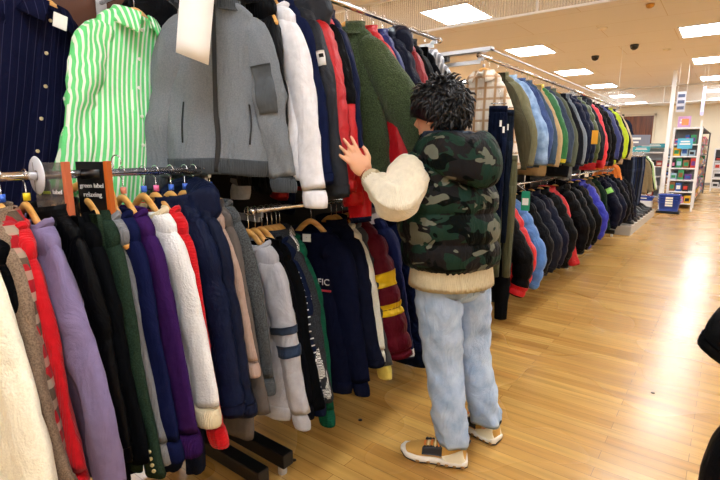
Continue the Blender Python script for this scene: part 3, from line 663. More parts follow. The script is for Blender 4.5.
G3 = 'clothes on the upper rail above the middle rack'; Z = ZU
RED = fab('#c4101c', 'nylon')
GB = fab('#6c737b', 'tweed', '#757c84')
upper = [
 (1.305, 'jacket', fab('#08090c', 'nylon'), 'slim black jacket', 'between the grey bomber and the white sweatshirt on the upper rail', dict(th=.03, sw=.115, out=-.10, hw=.14, sr=.05)),
 (1.38, 'sweatshirt', fab('#e4e4ea', 'cotton'), 'white sweatshirt', 'on the upper rail right of the grey bomber', dict(sr=.07, cr=.058, SL=.68, L=.64, th=.04)),
 (1.42, 'jacket', fab('#131a38', 'cotton'), 'navy blue jacket', 'right behind the white sweatshirt on the upper rail', dict(SL=.62, th=.03)),
 (1.51, 'jacket', fab('#2b2d33', 'nylon'), 'charcoal hooded jacket with a round white sleeve badge', 'on the upper rail', dict(sr=.07, SL=.68, cr=.058, hd=1, th=.04, badge=1)),
 (1.57, 'puffer', fab('#b80f1a', 'nylon'), 'thin red padded jacket', 'left of the black and red shell on the upper rail', dict(puff=.006, pitch=.05, th=.04, SL=.66, L=.72)),
 (1.62, 'jacket', RED, 'red shell jacket with black upper sleeves', 'on the upper rail', dict(SL=.72, L=.74, bands=[(.05, .52, fab('#08090c', 'nylon'))], th=.035)),
 (1.67, 'jacket', fab('#151c3c', 'nylon'), 'navy shell jacket with a red sleeve end', 'touched by the person\'s hand', dict(SL=.80, L=.70, sr=.07, bands=[(.66, .97, RED)], th=.035)),
 (1.87, 'fleece', fab('#4a5c3c', 'fleece'), 'moss green boa fleece jacket', 'on the upper rail before the person', dict(sr=.095, cr=.085, diag=.30, SL=.54, L=.74, th=.06, rz=.30, seed=900)),
 (1.99, 'jacket', fab('#b81420', 'nylon'), 'red jacket', 'behind the moss green boa fleece', dict(SL=.66, sr=.09, diag=.16, L=.76)),
 (2.08, 'jacket', fab('#16226a', 'nylon'), 'royal blue jacket', 'behind the red jacket next to the person', dict(SL=.62, L=.78)),
 (2.16, 'puffer', fab('#14182a', 'nylon'), 'midnight padded jacket', 'above and behind the person\'s arm', dict(out=.09, hd=1)),
 (2.28, 'jacket', fab('#8c1420', 'nylon'), 'dark red jacket', 'between the midnight padded jacket and the black jacket', dict()),
 (2.36, 'jacket', fab('#08080b', 'nylon'), 'glossy black jacket', 'near the far end of the middle upper rail', dict(out=.08)),
 (2.46, 'coat', fab('#0b0b0e', 'cotton'), 'black coat', 'second from the far end of the middle upper rail', dict(L=.8)),
 (2.60, 'shirt', fab('#8c8f98', 'vstripe', '#d4d6dc', 14.0), 'grey and white striped shirt', 'at the far end of the middle upper rail', dict(th=.03)),
]
for y, kd, mt, sh, wh, k in upper:
    rnd = random.Random(int(y*1000)); bd = k.pop('badge', 0); k.setdefault('rz', -.10+rnd.uniform(-.03, .05))
    r, g = W(0, y, kd, mt, sh, wh, Z, G3, **k)
    if bd:
        g.sband(1, 'sleeve_badge', plain('badge_white', '#e0e0e0', .6), r, .33, .385, .004, -.95, -.35)
        g.sband(1, 'badge_emblem', plain('badge_black', '#101010', .6), r, .348, .366, .0055, -.80, -.5)
# face-out garments on short arms
def faceout(loc, rz, label, L=.36):
    r = empty('faceout_arm', loc, (0, 0, rz)); tag(r, label, 'display arm', 'face-out display arms')
    MB().tube([(0, 0, 0), (0, L, 0)], .008, 10).tube([(0, -.004, 0), (0, 0, .02)], .008, 8).obj('arm', CHROME, r, True); MB().box((-.02, L-.005, -.05), (.02, L, .05)).obj('mounting_plate', STEEL, r)
SG1 = 'face-out shirts and jacket above the nearest rail'
r, gg = hang('shirt', fab('#6cda86', 'vstripe', '#e6f4e4', 19.0), (-1.74, .965, 1.885), 1.66, .16, 'lime green and white striped shirt, facing out above the nearest rail', 'shirt', SG1, hl='lime green striped shirt', L=.74, sw=.165, hw=.195, th=.04, sr=.06, cr=.05, diag=.03, fold=.022, SL=.56, btn='#e8f0e4', seed=31, neck=.075)
MB().box((.055, -.068, -.20), (.10, -.064, -.165)).obj('price_sticker', PAPER, r); MB().box((-.018, .03, -.02), (.02, .034, .0)).obj('neck_label', plain('dark_label', '#1a2a4a', .7), r)
faceout((-1.74, .965, 1.885+HDROP-.012), PI/2, 'short chrome arm holding the lime green striped shirt', .24)
r, gg = hang('shirt', fab('#12142c', 'pinstripe', '#2f3048'), (-1.86, .72, 1.885), 1.7, .2, 'dark navy pinstriped shirt with pale buttons, facing out at the left edge', 'shirt', SG1, hl='dark navy pinstriped shirt', L=.78, sw=.20, hw=.24, th=.04, sr=.07, diag=.03, fold=.020, SL=.50, btn='#d8c8a0', seed=32)
MB().box((-.01, -.085, -.075), (.032, -.08, -.03)).obj('price_tag', PAPER, r)
faceout((-1.86, .72, 1.885+HDROP-.012), PI/2, 'short chrome arm holding the dark navy pinstriped shirt', .12)
r, gg = hang('bomber', GB, (-1.49, 1.125, 1.93), .78, .03, 'mid grey bomber jacket with a zipped sleeve pocket, facing out on the upper rail', 'bomber jacket', SG1, hl='grey bomber jacket', L=.59, sw=.155, hw=.18, th=.05, sr=.07, cr=.052, diag=.085, fold=.018, SL=.58, seed=37, trim=fab('#3f454b', 'knit'), zipc=plain('dark_zip', '#24262a', .4, .4))
gg.sband(1, 'sleeve_pocket', fab('#4b5157', 'cotton'), r, .36, .58, .008, -2.1, -1.1)
for sd in (-1, 1): gg.patch('welt_pocket', plain('dark_zip', '#24262a', .4, .4), r, -PI/2+sd*.62-.02, -PI/2+sd*.62+.02, .34, .48, .004, 2, 6)
MB().box((-.02, .035, -.03), (.02, .04, .012)).obj('neck_label', PAPER, r)
faceout((-1.49, 1.125, 1.93+HDROP-.012), .78, 'chrome arm holding the grey bomber jacket', .40)
r = empty('long_coat', (-1.86, 1.10, 1.98), (0, 0, 1.2)); tag(r, 'narrow black garment hanging between the green shirt and the grey bomber', 'coat', SG1)
Garment(41, L=.7, sw=.10, hw=.13, th=.04, neck=.05).torso('body', fab('#07080c', 'nylon'), r)
# white paper sign on the grey bomber
r = empty('paper_sign', (-1.36, 1.0, 2.10), (0, .14, .95)); tag(r, 'blank white paper sign hanging in front of the grey bomber', 'paper sign')
V, F = grid([[(x*.10, -.012*math.sin(z*3)+s_, -z*.42-(.02*(x) if z == 1 else 0)) for x, s_ in ((-.5, 0), (0, 0), (.5, 0), (.5, .0012), (0, .0012), (-.5, .0012))] for z in [k/8 for k in range(9)]], True, True, True)
mesh('sheet', V, F, PAPER, r); MB().tube([(0, 0, 0), (0, .05, .02), (0, .13, .02)], .0015, 6).obj('wire_clip', CHROME, r)

# ---------------- divider discs and brand cards on the nearest lower rail
V, F = grid([[(rr*math.cos(a*2*PI/32), yy, rr*math.sin(a*2*PI/32)) for a in range(32)] for rr, yy in ((.014, -.002), (.05, -.002), (.052, 0), (.05, .002), (.014, .002), (.014, -.002))], True)
o = mesh('divider_disc', V, [f[::-1] for f in F], plain('frosted_white_plastic', '#d6d8e2', .35), None, True, (RX, .515, ZL1)); tag(o, 'round frosted white divider disc on the nearest lower rail', 'rail divider')
def card(y, label, clear):
    r = empty('rail_card', (RX+.03, y, ZL1), (0, 0, .42)); tag(r, label, 'rail card', 'brand cards on the nearest rail')
    if clear:
        q = NT('smoky_clear_plastic'); q.b.inputs['Base Color'].default_value = srgb('#6a6260'); q.b.inputs['Roughness'].default_value = .1; q.b.inputs['Alpha'].default_value = .55; m = q.m
    else: m = plain('black_card', '#07080d', .35)
    MB().box((-.05, -.003, -.15), (.05, .003, .035)).obj('card_face', m, r, bevel=.001)
    MB().box((.05, -.010, -.152), (.062, .010, .037)).obj('card_edge', plain('orange_edge_clear' if clear else 'orange_edge', '#b9603c' if clear else '#b85a14', .45), r, bevel=.001)
    MB().tube([(-.03, .004, 0), (.03, .004, 0)], .0165, 12).obj('rail_sleeve', m, r, True) if not clear else None
    t = plain('card_lettering', '#d8d8d8', .6)
    if not clear:
        textobj('card_text', 'green label', .0185, t, r, Matrix.Translation((0, -.0045, -.034)) @ Matrix.Rotation(PI/2, 4, 'X'))
        textobj('card_text', 'relaxing', .020, t, r, Matrix.Translation((0, -.0045, -.060)) @ Matrix.Rotation(PI/2, 4, 'X'))
    else:
        textobj('card_text', 'green', .017, plain('card_green', '#9ab040', .6), r, Matrix.Translation((-.018, -.0045, -.045)) @ Matrix.Rotation(PI/2, 4, 'X'))
        textobj('card_text', 'label', .017, t, r, Matrix.Translation((.024, -.0045, -.045)) @ Matrix.Rotation(PI/2, 4, 'X'))
card(.535, 'smoky clear plastic rail card with an orange edge beside the divider disc', True)
card(.645, 'black rail card with white lettering and an orange edge', False)
r = empty('wooden_hanger', (RX-.03, .715, ZL1-.03), (0, .6, .3)); tag(r, 'bare wooden hanger leaning up behind the black rail card', 'hanger', 'wooden hangers on the rails')
for nm in ('hanger_arms', 'hook'): c = H_SRC[nm].copy(); COL.objects.link(c); c.parent = r
# ---------------- far racks
NTH = 'first second third fourth fifth sixth seventh eighth ninth tenth eleventh twelfth thirteenth fourteenth fifteenth sixteenth seventeenth eighteenth nineteenth twentieth'.split()+['last']*9
ORD = ['first', 'second', 'third', 'fourth', 'fifth', 'sixth', 'seventh', 'eighth', 'ninth', 'tenth']
G4 = 'clothes on the far upper rail'; G5 = 'clothes on the far lower rail'
OL = fab('#4a4a32', 'cotton'); wf = 'on the far upper rail'
r, g = hang('shirt', fab('#dcd2c4', 'check', '#a87e50'), (RX+.04, 3.36, ZU-HDROP-.02), .05, 0, 'cream and brown plaid shirt hanging face-out at the start of the far rail', 'shirt', G4, hl='cream and brown plaid shirt', L=.74, seed=60, th=.04, clip='#b8b8c8')
FU = [
 (3.55, 'coat', fab('#3e3b2c', 'cotton'), 'olive brown coat', 'just right of the plaid shirt', dict(L=.86, sr=.08, rz=.25)),
 (3.72, 'jacket', fab('#6d6a50', 'cotton'), 'khaki cotton jacket', wf+' left of the pale denim jacket', dict(sr=.085)),
 (3.90, 'jacket', fab('#6f8db5', 'denim', '#9db8d8'), 'pale blue denim jacket', wf, dict(sr=.09, out=.07)),
 (4.10, 'jacket', fab('#2c3d6b', 'denim', '#43598a'), 'mid blue denim jacket', wf, dict(sr=.085)),
 (4.27, 'jacket', fab('#3b4f63', 'cotton'), 'slate blue jacket', wf+' left of the tan coat', dict()),
 (4.42, 'coat', fab('#b39a72', 'cotton'), 'tan coat', wf+' left of the green jacket', dict(L=.76, th=.03)),
 (4.60, 'jacket', fab('#1b6a34', 'nylon'), 'bright green jacket with yellow trim', wf, dict(trim=fab('#c8b428', 'nylon'))),
 (4.80, 'jacket', fab('#3a465c', 'cotton'), 'blue grey jacket', wf+' right of the green jacket', dict()),
 (4.98, 'jacket', fab('#5a6152', 'cotton'), 'grey green jacket', wf, dict(SL=.64)),
 (5.18, 'coat', fab('#1d1f26', 'cotton'), 'black tailored coat', wf+' left of the pale grey coat', dict(L=.8)),
 (5.34, 'coat', fab('#7f8a98', 'cotton'), 'pale grey blue coat', wf, dict(L=.82, th=.03)),
 (5.56, 'puffer', fab('#141b33', 'nylon'), 'navy puffer jacket with a yellow tag', wf, dict(L=.78, out=.07, ytag=1)),
 (5.78, 'puffer', fab('#1a2138', 'nylon'), 'dark blue puffer jacket', wf+' right of the yellow-tagged one', dict(L=.74)),
 (5.98, 'puffer', fab('#3e4a24', 'nylon'), 'olive green puffer jacket', wf, dict(L=.72)),
 (6.22, 'jacket', fab('#24262c', 'nylon'), 'charcoal hooded jacket', wf+' behind the olive puffer', dict(hd=1)),
 (6.42, 'puffer', fab('#cf1f30', 'nylon'), 'red puffer jacket', wf, dict(L=.8, SL=.70)),
 (6.66, 'puffer', fab('#0f0c0d', 'nylon'), 'brownish black puffer jacket', wf+' right of the red one', dict(L=.78, out=.09)),
 (6.95, 'puffer', fab('#0c0c0f', 'nylon'), 'plain black puffer jacket', wf+' left of the indigo jacket', dict(L=.76)),
 (7.22, 'jacket', fab('#27306b', 'nylon'), 'indigo jacket', wf, dict(L=.76, sr=.085)),
 (7.48, 'puffer', fab('#15182a', 'nylon'), 'blue black puffer jacket', wf+' left of the yellow-green jacket', dict(L=.78)),
 (7.78, 'jacket', fab('#b8cf10', 'nylon'), 'fluorescent yellow-green jacket', wf, dict(L=.76, sr=.09, zipc=BLACKM)),
 (8.02, 'jacket', fab('#121320', 'nylon'), 'short black jacket', 'beside the yellow-green jacket', dict(L=.74)),
 (8.25, 'coat', fab('#c7b49c', 'cotton'), 'beige coat', 'at the far end of the far upper rail', dict(L=.74)),
]
for y, kd, mt, sh, wh, k in FU:
    rnd = random.Random(int(y*1000)); k.setdefault('rz', rnd.uniform(0, .3)); k['nz'] = 22; yt = k.pop('ytag', 0)
    k['elbow'] = .06; k['sr'] = k.get('sr', .068)+.008
    if kd == 'puffer': k['pitch'] = .085; k['puff'] = .012; k['out'] = -.02
    r, g = W(0, y, kd, mt, sh, wh, ZU, G4, **k)
    if yt:
        t = MB().box((.30, -.13, -.50), (.36, -.125, -.36)).obj('yellow_tag', plain('yellow_card', '#e8a818', .5), r)
FL = [
 (3.62, 'puffer', fab('#08080b', 'nylon'), 'black puffer jacket over a red layer', 'first on the far lower rail', dict(L=.80, out=.08, bands=[(.86, .99, RED)], SL=.66, sr=.10, rz=.25)),
 (3.84, 'puffer', fab('#c4141e', 'nylon'), 'thin red puffer jacket', 'tucked behind the first black puffer', dict(sw=.12, L=.70, puff=.012, SL=.66)),
 (4.02, 'puffer', fab('#4a78b8', 'nylon'), 'light blue puffer jacket', 'on the far lower rail', dict(L=.76, out=.06, SL=.68)),
 (4.22, 'puffer', fab('#090a0e', 'nylon'), 'black puffer jacket', 'right of the light blue puffer', dict(L=.78)),
 (4.45, 'puffer', fab('#171a26', 'nylon'), 'dark slate puffer jacket', 'second right of the light blue puffer', dict(L=.78, out=.08, sr=.095)),
 (4.70, 'puffer', fab('#14172a', 'nylon'), 'dark navy puffer jacket', 'third right of the light blue puffer', dict(L=.80, out=.08, sr=.095)),
 (4.98, 'puffer', fab('#0b0c0f', 'nylon'), 'bulky black puffer jacket', 'left of the narrow red jacket', dict(L=.80, out=.08, sr=.10)),
 (5.20, 'jacket', fab('#c01826', 'nylon'), 'narrow red jacket', 'between black puffers on the far lower rail', dict(L=.80, SL=.72, sr=.09, out=.09)),
 (5.50, 'puffer', fab('#08080b', 'nylon'), 'long black padded coat', 'right of the narrow red jacket', dict(L=.88, out=.09, sr=.11, hd=1, puff=.012)),
 (5.80, 'puffer', fab('#08090c', 'nylon'), 'second long black padded coat', 'right of the first long padded coat', dict(L=.88, out=.09, sr=.11, puff=.012)),
 (6.15, 'puffer', fab('#08080a', 'nylon'), 'black hooded puffer jacket', 'left of the royal blue puffer', dict(L=.84, out=.08, sr=.10)),
 (6.50, 'puffer', fab('#1a25a8', 'nylon'), 'royal blue shiny puffer jacket', 'on the far lower rail', dict(L=.84, out=.09, sr=.10)),
 (6.85, 'jacket', fab('#514b36', 'cotton'), 'khaki brown parka', 'right of the royal blue puffer', dict(L=.84)),
 (7.20, 'jacket', fab('#15281d', 'nylon'), 'very dark green jacket', 'right of the khaki brown parka', dict(L=.80)),
 (7.60, 'puffer', fab('#131526', 'nylon'), 'black puffer jacket with a lime patch', 'near the far end of the far lower rail', dict(L=.72, limep=1)),
 (7.95, 'puffer', fab('#14172a', 'nylon'), 'navy black puffer jacket', 'second from the far end of the far lower rail', dict(L=.7)),
 (8.35, 'puffer', fab('#090a11', 'nylon'), 'inky puffer jacket', 'at the far end of the far lower rail', dict(L=.7)),
]
for y, kd, mt, sh, wh, k in FL:
    rnd = random.Random(int(y*1000)); k.setdefault('rz', rnd.uniform(0, .3)); k['nz'] = 22; lp = k.pop('limep', 0)
    if kd == 'puffer': k['out'] = k.get('out', .03)*.4-.02; k['elbow'] = .10; k['sr'] = k.get('sr', .08)+.012; k['pitch'] = .085; k['puff'] = .013
    r, g = W(0, y, kd, mt, sh, wh, ZF, G5, **k)
    if lp: g.sband(1, 'lime_patch', plain('lime_patch', '#9ae070', .5), r, .25, .36, .006, -1.6, -.5)
r = empty('price_card', (RX+.36, 3.46, 1.06)); tag(r, 'green and white price card hanging above the first black puffer', 'price card')
MB().box((-.03, -.002, -.09), (.03, .002, .05)).obj('card_face', plain('green_card', '#1f9a78', .5), r); MB().box((-.022, -.004, -.05), (.022, -.002, .0)).obj('card_panel', PAPER, r)
MB().tube([(0, 0, .05), (-.1, .0, .12)], .001, 5).obj('string', PAPER, r)

# trousers hung by the waist
def trousers(loc, rz, mat, label, cat, L=.95, grp=None, tags=0, seed=1, w=1):
    r = empty('hanging_trousers', loc, (0, 0, rz)); r.scale = (w, 1, 1); tag(r, label, cat, grp)
    s = seed*3.3
    def ring(cx, z, rx, ry, n=22): return [Vector((cx+rx*math.cos(2*PI*j/n)+.006*noise.noise(Vector((j, z*8, s))), ry*math.sin(2*PI*j/n)+.01*noise.noise(Vector((j*.5, z*5, s))), z)) for j in range(n)]
    V, F = grid([ring(0, -.0, .17, .02), ring(0, -.05, .175, .028), ring(0, -.2, .185, .04), ring(0, -.27, .18, .04)], True, True, True); mesh('hips', V, [f[::-1] for f in F], mat, r)
    for sd in (-1, 1):
        V, F = grid([ring(sd*.09, -.2-(L-.2)*k/10, .095-.03*k/10, .042-.008*k/10) for k in range(11)], True, True, True); mesh('leg', V, [f[::-1] for f in F], mat, r)
    V, F = grid([ring(0, .004, .172, .023), ring(0, -.035, .176, .028)], True, True, True); mesh('waistband', V, [f[::-1] for f in F], mat, r)
    for t in range(tags): MB().box((.02+t*.06, -.045, -.13-t*.04), (.06+t*.06, -.043, -.09-t*.04)).obj('paper_tag', PAPER, r)
    MB().tube([(-.15, 0, .02), (.15, 0, .02)], .004, 8).tube([(0, 0, .02), (0, 0, .07), (.015, 0, .09), (.0, 0, .11)], .002, 6).obj('clip_bar', CHROME, r, True)
JG = 'trousers hung on the far rails'
trousers((-1.46, .86, .98), .5, fab('#10131f', 'denim', '#171c2c'), 'dark navy trousers hanging low beneath the white boucle sweatshirt', 'trousers', .72, 'dark trousers under the nearest rail', 0, 11, .5)
trousers((-1.62, .62, 1.10), .9, fab('#09090c', 'cotton'), 'black trousers hanging behind the moss green blazer', 'trousers', .8, 'dark trousers under the nearest rail', 0, 12)
trousers((-1.25, 3.14, 1.68), .5, fab('#0a0f20', 'denim', '#121a30'), 'dark indigo jeans with paper tags below the plaid shirt collar', 'jeans', .85, JG, 2, 5, .34)
trousers((-1.24, 3.24, 1.66), .5, fab('#10151f', 'denim', '#1a2230'), 'blue-black jeans just behind the dark indigo jeans', 'jeans', .9, JG, 1, 6, .34)
trousers((-1.22, 3.26, 1.36), .5, OL, 'olive green trousers hanging low behind the person', 'trousers', .85, JG, 0, 7, .42)
trousers((-1.42, 3.24, 1.15), .9, fab('#8f7b4f', 'cotton'), 'tan chino trousers beside the person\'s vest', 'trousers', .85, JG, 0, 8, .5)
trousers((-1.30, 3.34, 1.02), .4, fab('#0c0c0e', 'cotton'), 'black trousers hanging lowest beside the first black puffer', 'trousers', .86, JG, 0, 9, .7)
# low far rack
G6 = 'dark trousers and jackets on the low far rack'
cols = [('#16181f', 'black'), ('#3a4254', 'slate'), ('#1b2440', 'navy'), ('#202226', 'charcoal'), ('#141a30', 'dark navy')]
for k in range(8):
    c, nm = cols[k % 5]
    trousers((RX, 9.45+k*.22, 1.27), .35, fab(c, 'cotton'), ORD[k]+' pair of dark trousers from the near end of the low far rack', 'trousers', .95, G6, 0, 20+k)
for k, (c, nm) in enumerate([('#8a7a5c', 'tan jacket, left of the black one,'), ('#0f1016', 'black jacket'), ('#a8c48c', 'pale green jacket'), ('#e6e6e6', 'white jacket, last one')]):
    hang('jacket', fab(c, 'cotton'), (RX+.05, 11.2+k*.2, 1.27), .35, 0, nm+' at the far end of the low far rack', 'jacket', G6, hl=nm.strip(',')+' of the low far rack', L=.72, nz=18)
for k in range(3):
    hang('puffer', fab(['#101322', '#0b0b0e', '#191c2c'][k], 'nylon'), (RX, 9.0+k*.28, .95), .25, 0, ['first', 'second', 'third'][k]+' black puffer jacket below the grey shop sign', 'puffer jacket', 'puffers below the grey sign', hl=['first', 'second', 'third'][k]+' puffer below the grey sign', L=.66, nz=18, hng=False)
hang('jacket', fab('#e07818', 'nylon'), (RX-.12, 8.95, 1.24), .3, 0, 'orange jacket below the grey shop sign', 'jacket', 'puffers below the grey sign', L=.5, nz=18, hng=False)
# grey sign box
r = empty('shop_sign', (-1.33, 9.4, 1.56), (0, 0, .5)); tag(r, 'grey rectangular shop sign with white lettering on the low far rack', 'sign')
MB().box((-.24, -.02, -.09), (.24, .02, .09)).obj('sign_face', plain('slate_grey_sign', '#7b8294', .5), r, bevel=.004)
MB().box((-.15, -.023, .012), (.09, -.02, .045)).obj('white_marks', PAPER, r)
MB().box((-.13, -.023, -.045), (.06, -.02, -.018)).obj('white_marks', PAPER, r)
MB().tube([(0, 0, -.09), (0, 0, -.11)], .01).obj('sign_stem', CHROME, r)
# mannequin torso in dark clothes with a scarf, above the far rack end
r, g = hang('jacket', fab('#1a1f2e', 'cotton'), (-1.62, 9.3, 1.98), .5, 0, 'dark jacket displayed on a bust form above the grey sign', 'display jacket', None, hng=False, L=.42, th=.10, sw=.19, hw=.17, SL=.34, nz=18)
V, F = tube([(0, 0, -.04), (0, 0, .06), (0, 0, .09)], [.055, .05, .03], 14); mesh('bust_form', V, F, plain('bust_beige', '#c9b59a', .7), r)
V, F = tube([(.04, -.11, .0), (.07, -.12, -.2), (.09, -.12, -.33)], [.03, .035, .03], 10, flat=.5); mesh('scarf', V, F, fab('#b7a58a', 'knit'), r)
MB().tube([(0, 0, -.4), (0, 0, -.50)], .015).obj('stand', CHROME, r, True)
# black shoes on a low step under the far racks
step = MB().box((-1.85, 8.95, 0), (-1.18, 12.0, .16)).obj('display_step', plain('pale_step_board', '#a9a39a', .5), None, bevel=.01); tag(step, 'low pale display step under the low far rack', 'display step')
def lowshoe(x, y, rz, mat, label):
    r = empty('boot', (x, y, .16), (0, 0, rz)); tag(r, label, 'shoe', 'shoes on the low display step')
    rings = []
    for t, wd, h in ((0, .02, .03), (.05, .04, .07), (.4, .05, .08), (.62, .045, .13), (.95, .04, .17), (1, .02, .16)):
        rings.append([(.045*0+wd*math.cos(a*PI/6), -.14+.28*t, .02+max(0, h*(.5+.5*math.sin(a*PI/6)))) for a in range(12)])
    V, F = grid(rings, True, True, True); mesh('upper', V, F, mat, r)
    MB().box((-.045, -.14, .0), (.045, .14, .02)).obj('sole', plain('shoe_sole', '#d8d8d8', .6), r, bevel=.008)
for k in range(8): lowshoe(-1.30, 9.1+k*.33, 1.3+(.1 if k % 2 else -.1), plain('black_leather', '#0a0a0c', .4), ORD[k]+' black ankle shoe from the near end of the low display step')

# ---------------- right foreground jackets
for k, (x, y, s_) in enumerate([(.33, 1.18, 700), (.36, 1.42, 701), (.36, 1.66, 702)]):
    pass
rr = empty('clothes_rack', (.62, 1.5, 0)); tag(rr, 'clothes rack at the right edge holding the black quilted coat', 'clothes rack')
MB().tube([(-.24, -.6, 1.29), (-.24, .8, 1.29)], .0125, 12).obj('lower_rail', CHROME, rr, True)
for y in (-.55, .75): MB().box((-.02, y-.02, 0), (.02, y+.02, 1.6)).obj('upright_post', BLACKM, rr); MB().box((-.24, y-.01, 1.265), (.0, y+.01, 1.283)).obj('bracket', BLACKM, rr); MB().box((-.30, y-.02, 0), (.3, y+.02, .03)).obj('foot', BLACKM, rr)
hang('puffer', fab('#07080c', 'nylon'), (.335, 1.34, 1.29-HDROP), PI, 0, 'black quilted coat at the right edge of the aisle', 'puffer jacket', 'jackets at the right edge', hl='black quilted coat at the right edge', L=.98, sr=.085, cr=.08, diag=.11, SL=.62, puff=.016, pitch=.13, seed=700)
hang('jacket', fab('#060709', 'nylon'), (.32, 1.18, 1.44-HDROP), PI, 0, 'glossy black jacket in front of the quilted coat at the right edge', 'jacket', 'jackets at the right edge', hl='glossy black jacket at the right edge', L=.36, sr=.085, cr=.085, diag=.12, SL=.28, seed=703)

# ---------------- far shelving
def shelf_unit(x0, y0, x1, y1, h, levels, label, post=WHITEM, shelf=WHITEM, back=None, face='y', sid=0, items=None, grp='', ilabel='', d=.35, bw=(.10, .2)):
    # face: 'y' shelves look towards the camera, 'x' shelves look towards the aisle (+X)
    r = empty('shelf_unit', ((x0+x1)/2, (y0+y1)/2, 0)); tag(r, label, 'shelf unit', None)
    cx, cy = (x0+x1)/2, (y0+y1)/2
    for x in (x0, x1):
        for y in (y0, y1): MB().box((x-cx-.02, y-cy-.02, 0), (x-cx+.02, y-cy+.02, h)).obj('upright_post', post, r)
    zs = [.14+(h-.25)*k/levels for k in range(levels)]
    for z in zs: MB().box((x0-cx, y0-cy, z-.03), (x1-cx, y1-cy, z)).obj('shelf_board', shelf, r)
    MB().box((x0-cx, y0-cy, h-.04), (x1-cx, y1-cy, h)).obj('top_frame', post, r)
    if back:
        if face == 'y': MB().box((x0-cx, y1-cy-.02, .1), (x1-cx, y1-cy, h)).obj('back_panel', back, r)
        else: MB().box((x0-cx, y0-cy, .1), (x0-cx+.02, y1-cy, h)).obj('back_panel', back, r)
    rnd = random.Random(sid); gap = (h-.25)/levels
    pal = items or ['#c83a2a', '#2a5aa8', '#e0b020', '#e8e4dc', '#1c1c22', '#6a3a8a', '#2a8a5a', '#d87aa0', '#8a5a34', '#9ab8d0']
    cn = {'#c83a2a': 'red', '#2a5aa8': 'blue', '#e0b020': 'yellow', '#e8e4dc': 'ivory', '#1c1c22': 'black', '#6a3a8a': 'purple', '#2a8a5a': 'green', '#d87aa0': 'pink', '#8a5a34': 'brown', '#9ab8d0': 'pale blue', '#e8e8e8': 'white', '#2a2c34': 'charcoal', '#c8c8cc': 'light grey', '#b03a3a': 'dark red', '#d8d4cc': 'cream', '#f0f0f0': 'white', '#d8d8dc': 'silver grey', '#8a8c94': 'grey', '#c03a30': 'red'}
    lv = ['bottom', 'second', 'third', 'fourth', 'fifth', 'sixth', 'seventh', 'eighth']
    for zi, z in enumerate(zs):
        cnt = 0
        u = 0; span = (x1-x0) if face == 'y' else (y1-y0)
        while u < span-.12:
            wd = rnd.uniform(*bw); hh = rnd.uniform(.4, .85)*gap
            c = rnd.choice(pal); m = plain('packaging_'+c, c, .5)
            if u+wd > span-.03: break
            if face == 'y': a, b = (x0+.03+u, y0+.02, z+.001), (x0+.03+u+wd*.9, y0+.02+d*.6, z+hh)
            else: a, b = (x1-.02-d*.7, y0+.03+u, z+.001), (x1-.02, y0+.03+u+wd*.9, z+hh)
            bx, by = (a[0]+b[0])/2, (a[1]+b[1])/2
            o = empty('boxed_product', (bx, by, a[2])); tag(o, ilabel, 'boxed product', grp)
            hx, hy, hz = (b[0]-a[0])/2, (b[1]-a[1])/2, b[2]-a[2]
            MB().box((-hx, -hy, 0), (hx, hy, hz)).obj('carton', m, o, bevel=.004)
            c2 = rnd.choice([v for v in pal if v != c]); m2 = plain('packaging_'+c2, c2, .5)
            if face == 'y': MB().box((-hx*.7, -hy-.003, hz*.25), (hx*.7, -hy, hz*.7)).obj('printed_label', m2, o)
            else: MB().box((hx, -hy*.7, hz*.25), (hx+.003, hy*.7, hz*.7)).obj('printed_label', m2, o)
            u += wd+.01; cnt += 1
            o['label'] = '%s box with %s label, %s from %s, %s shelf of %s' % (cn[c], cn[c2], NTH[cnt-1], 'left' if face == 'y' else 'near end', lv[zi], ilabel)
    return r
GREYP = plain('grey_back_panel', '#5c6068', .6)
shelf_unit(-1.15, 13.9, -.62, 14.3, 1.93, 6, 'tall white-framed shelf unit at the aisle end behind the blue baskets', back=GREYP, sid=3, grp='boxes on the aisle-end shelf unit', ilabel='aisle-end unit', bw=(.07, .15))
shelf_unit(-1.15, 14.4, -.62, 19.5, 1.95, 6, 'long dark shelf run behind the aisle-end unit, facing the aisle', post=plain('dark_grey_metal', '#3a3c42', .5), shelf=plain('dark_shelf', '#4a4c52', .5), back=GREYP, face='x', sid=5, grp='boxes on the long shelf run', ilabel='dark run', bw=(.22, .42))
shelf_unit(-2.55, 15.5, -1.45, 15.95, 1.35, 4, 'low white shelf unit between the low far rack and the white pole', back=plain('pale_panel', '#c9cdd6', .6), sid=8, items=['#e8e8e8', '#2a2c34', '#c8c8cc', '#b03a3a', '#1c1c22', '#d8d4cc'], grp='boxes on the low white shelf unit', ilabel='low white unit', bw=(.10, .22))
shelf_unit(-.45, 20.5, 1.2, 20.95, 1.45, 4, 'white shelf unit with shoe boxes at the far right end of the aisle', back=GREYP, sid=9, items=['#f0f0f0', '#d8d8dc', '#1c1c22', '#8a8c94', '#e8e4dc', '#c03a30'], grp='boxes at the far right end', ilabel='far-right unit', bw=(.14, .28))
shelf_unit(-3.6, 21.5, -1.3, 21.95, 1.5, 4, 'pale wall shelf unit right of the walnut door', back=plain('pale_blue_panel', '#a9c4d8', .6), sid=12, grp='boxes on the wall shelf unit', ilabel='wall unit', bw=(.16, .3))
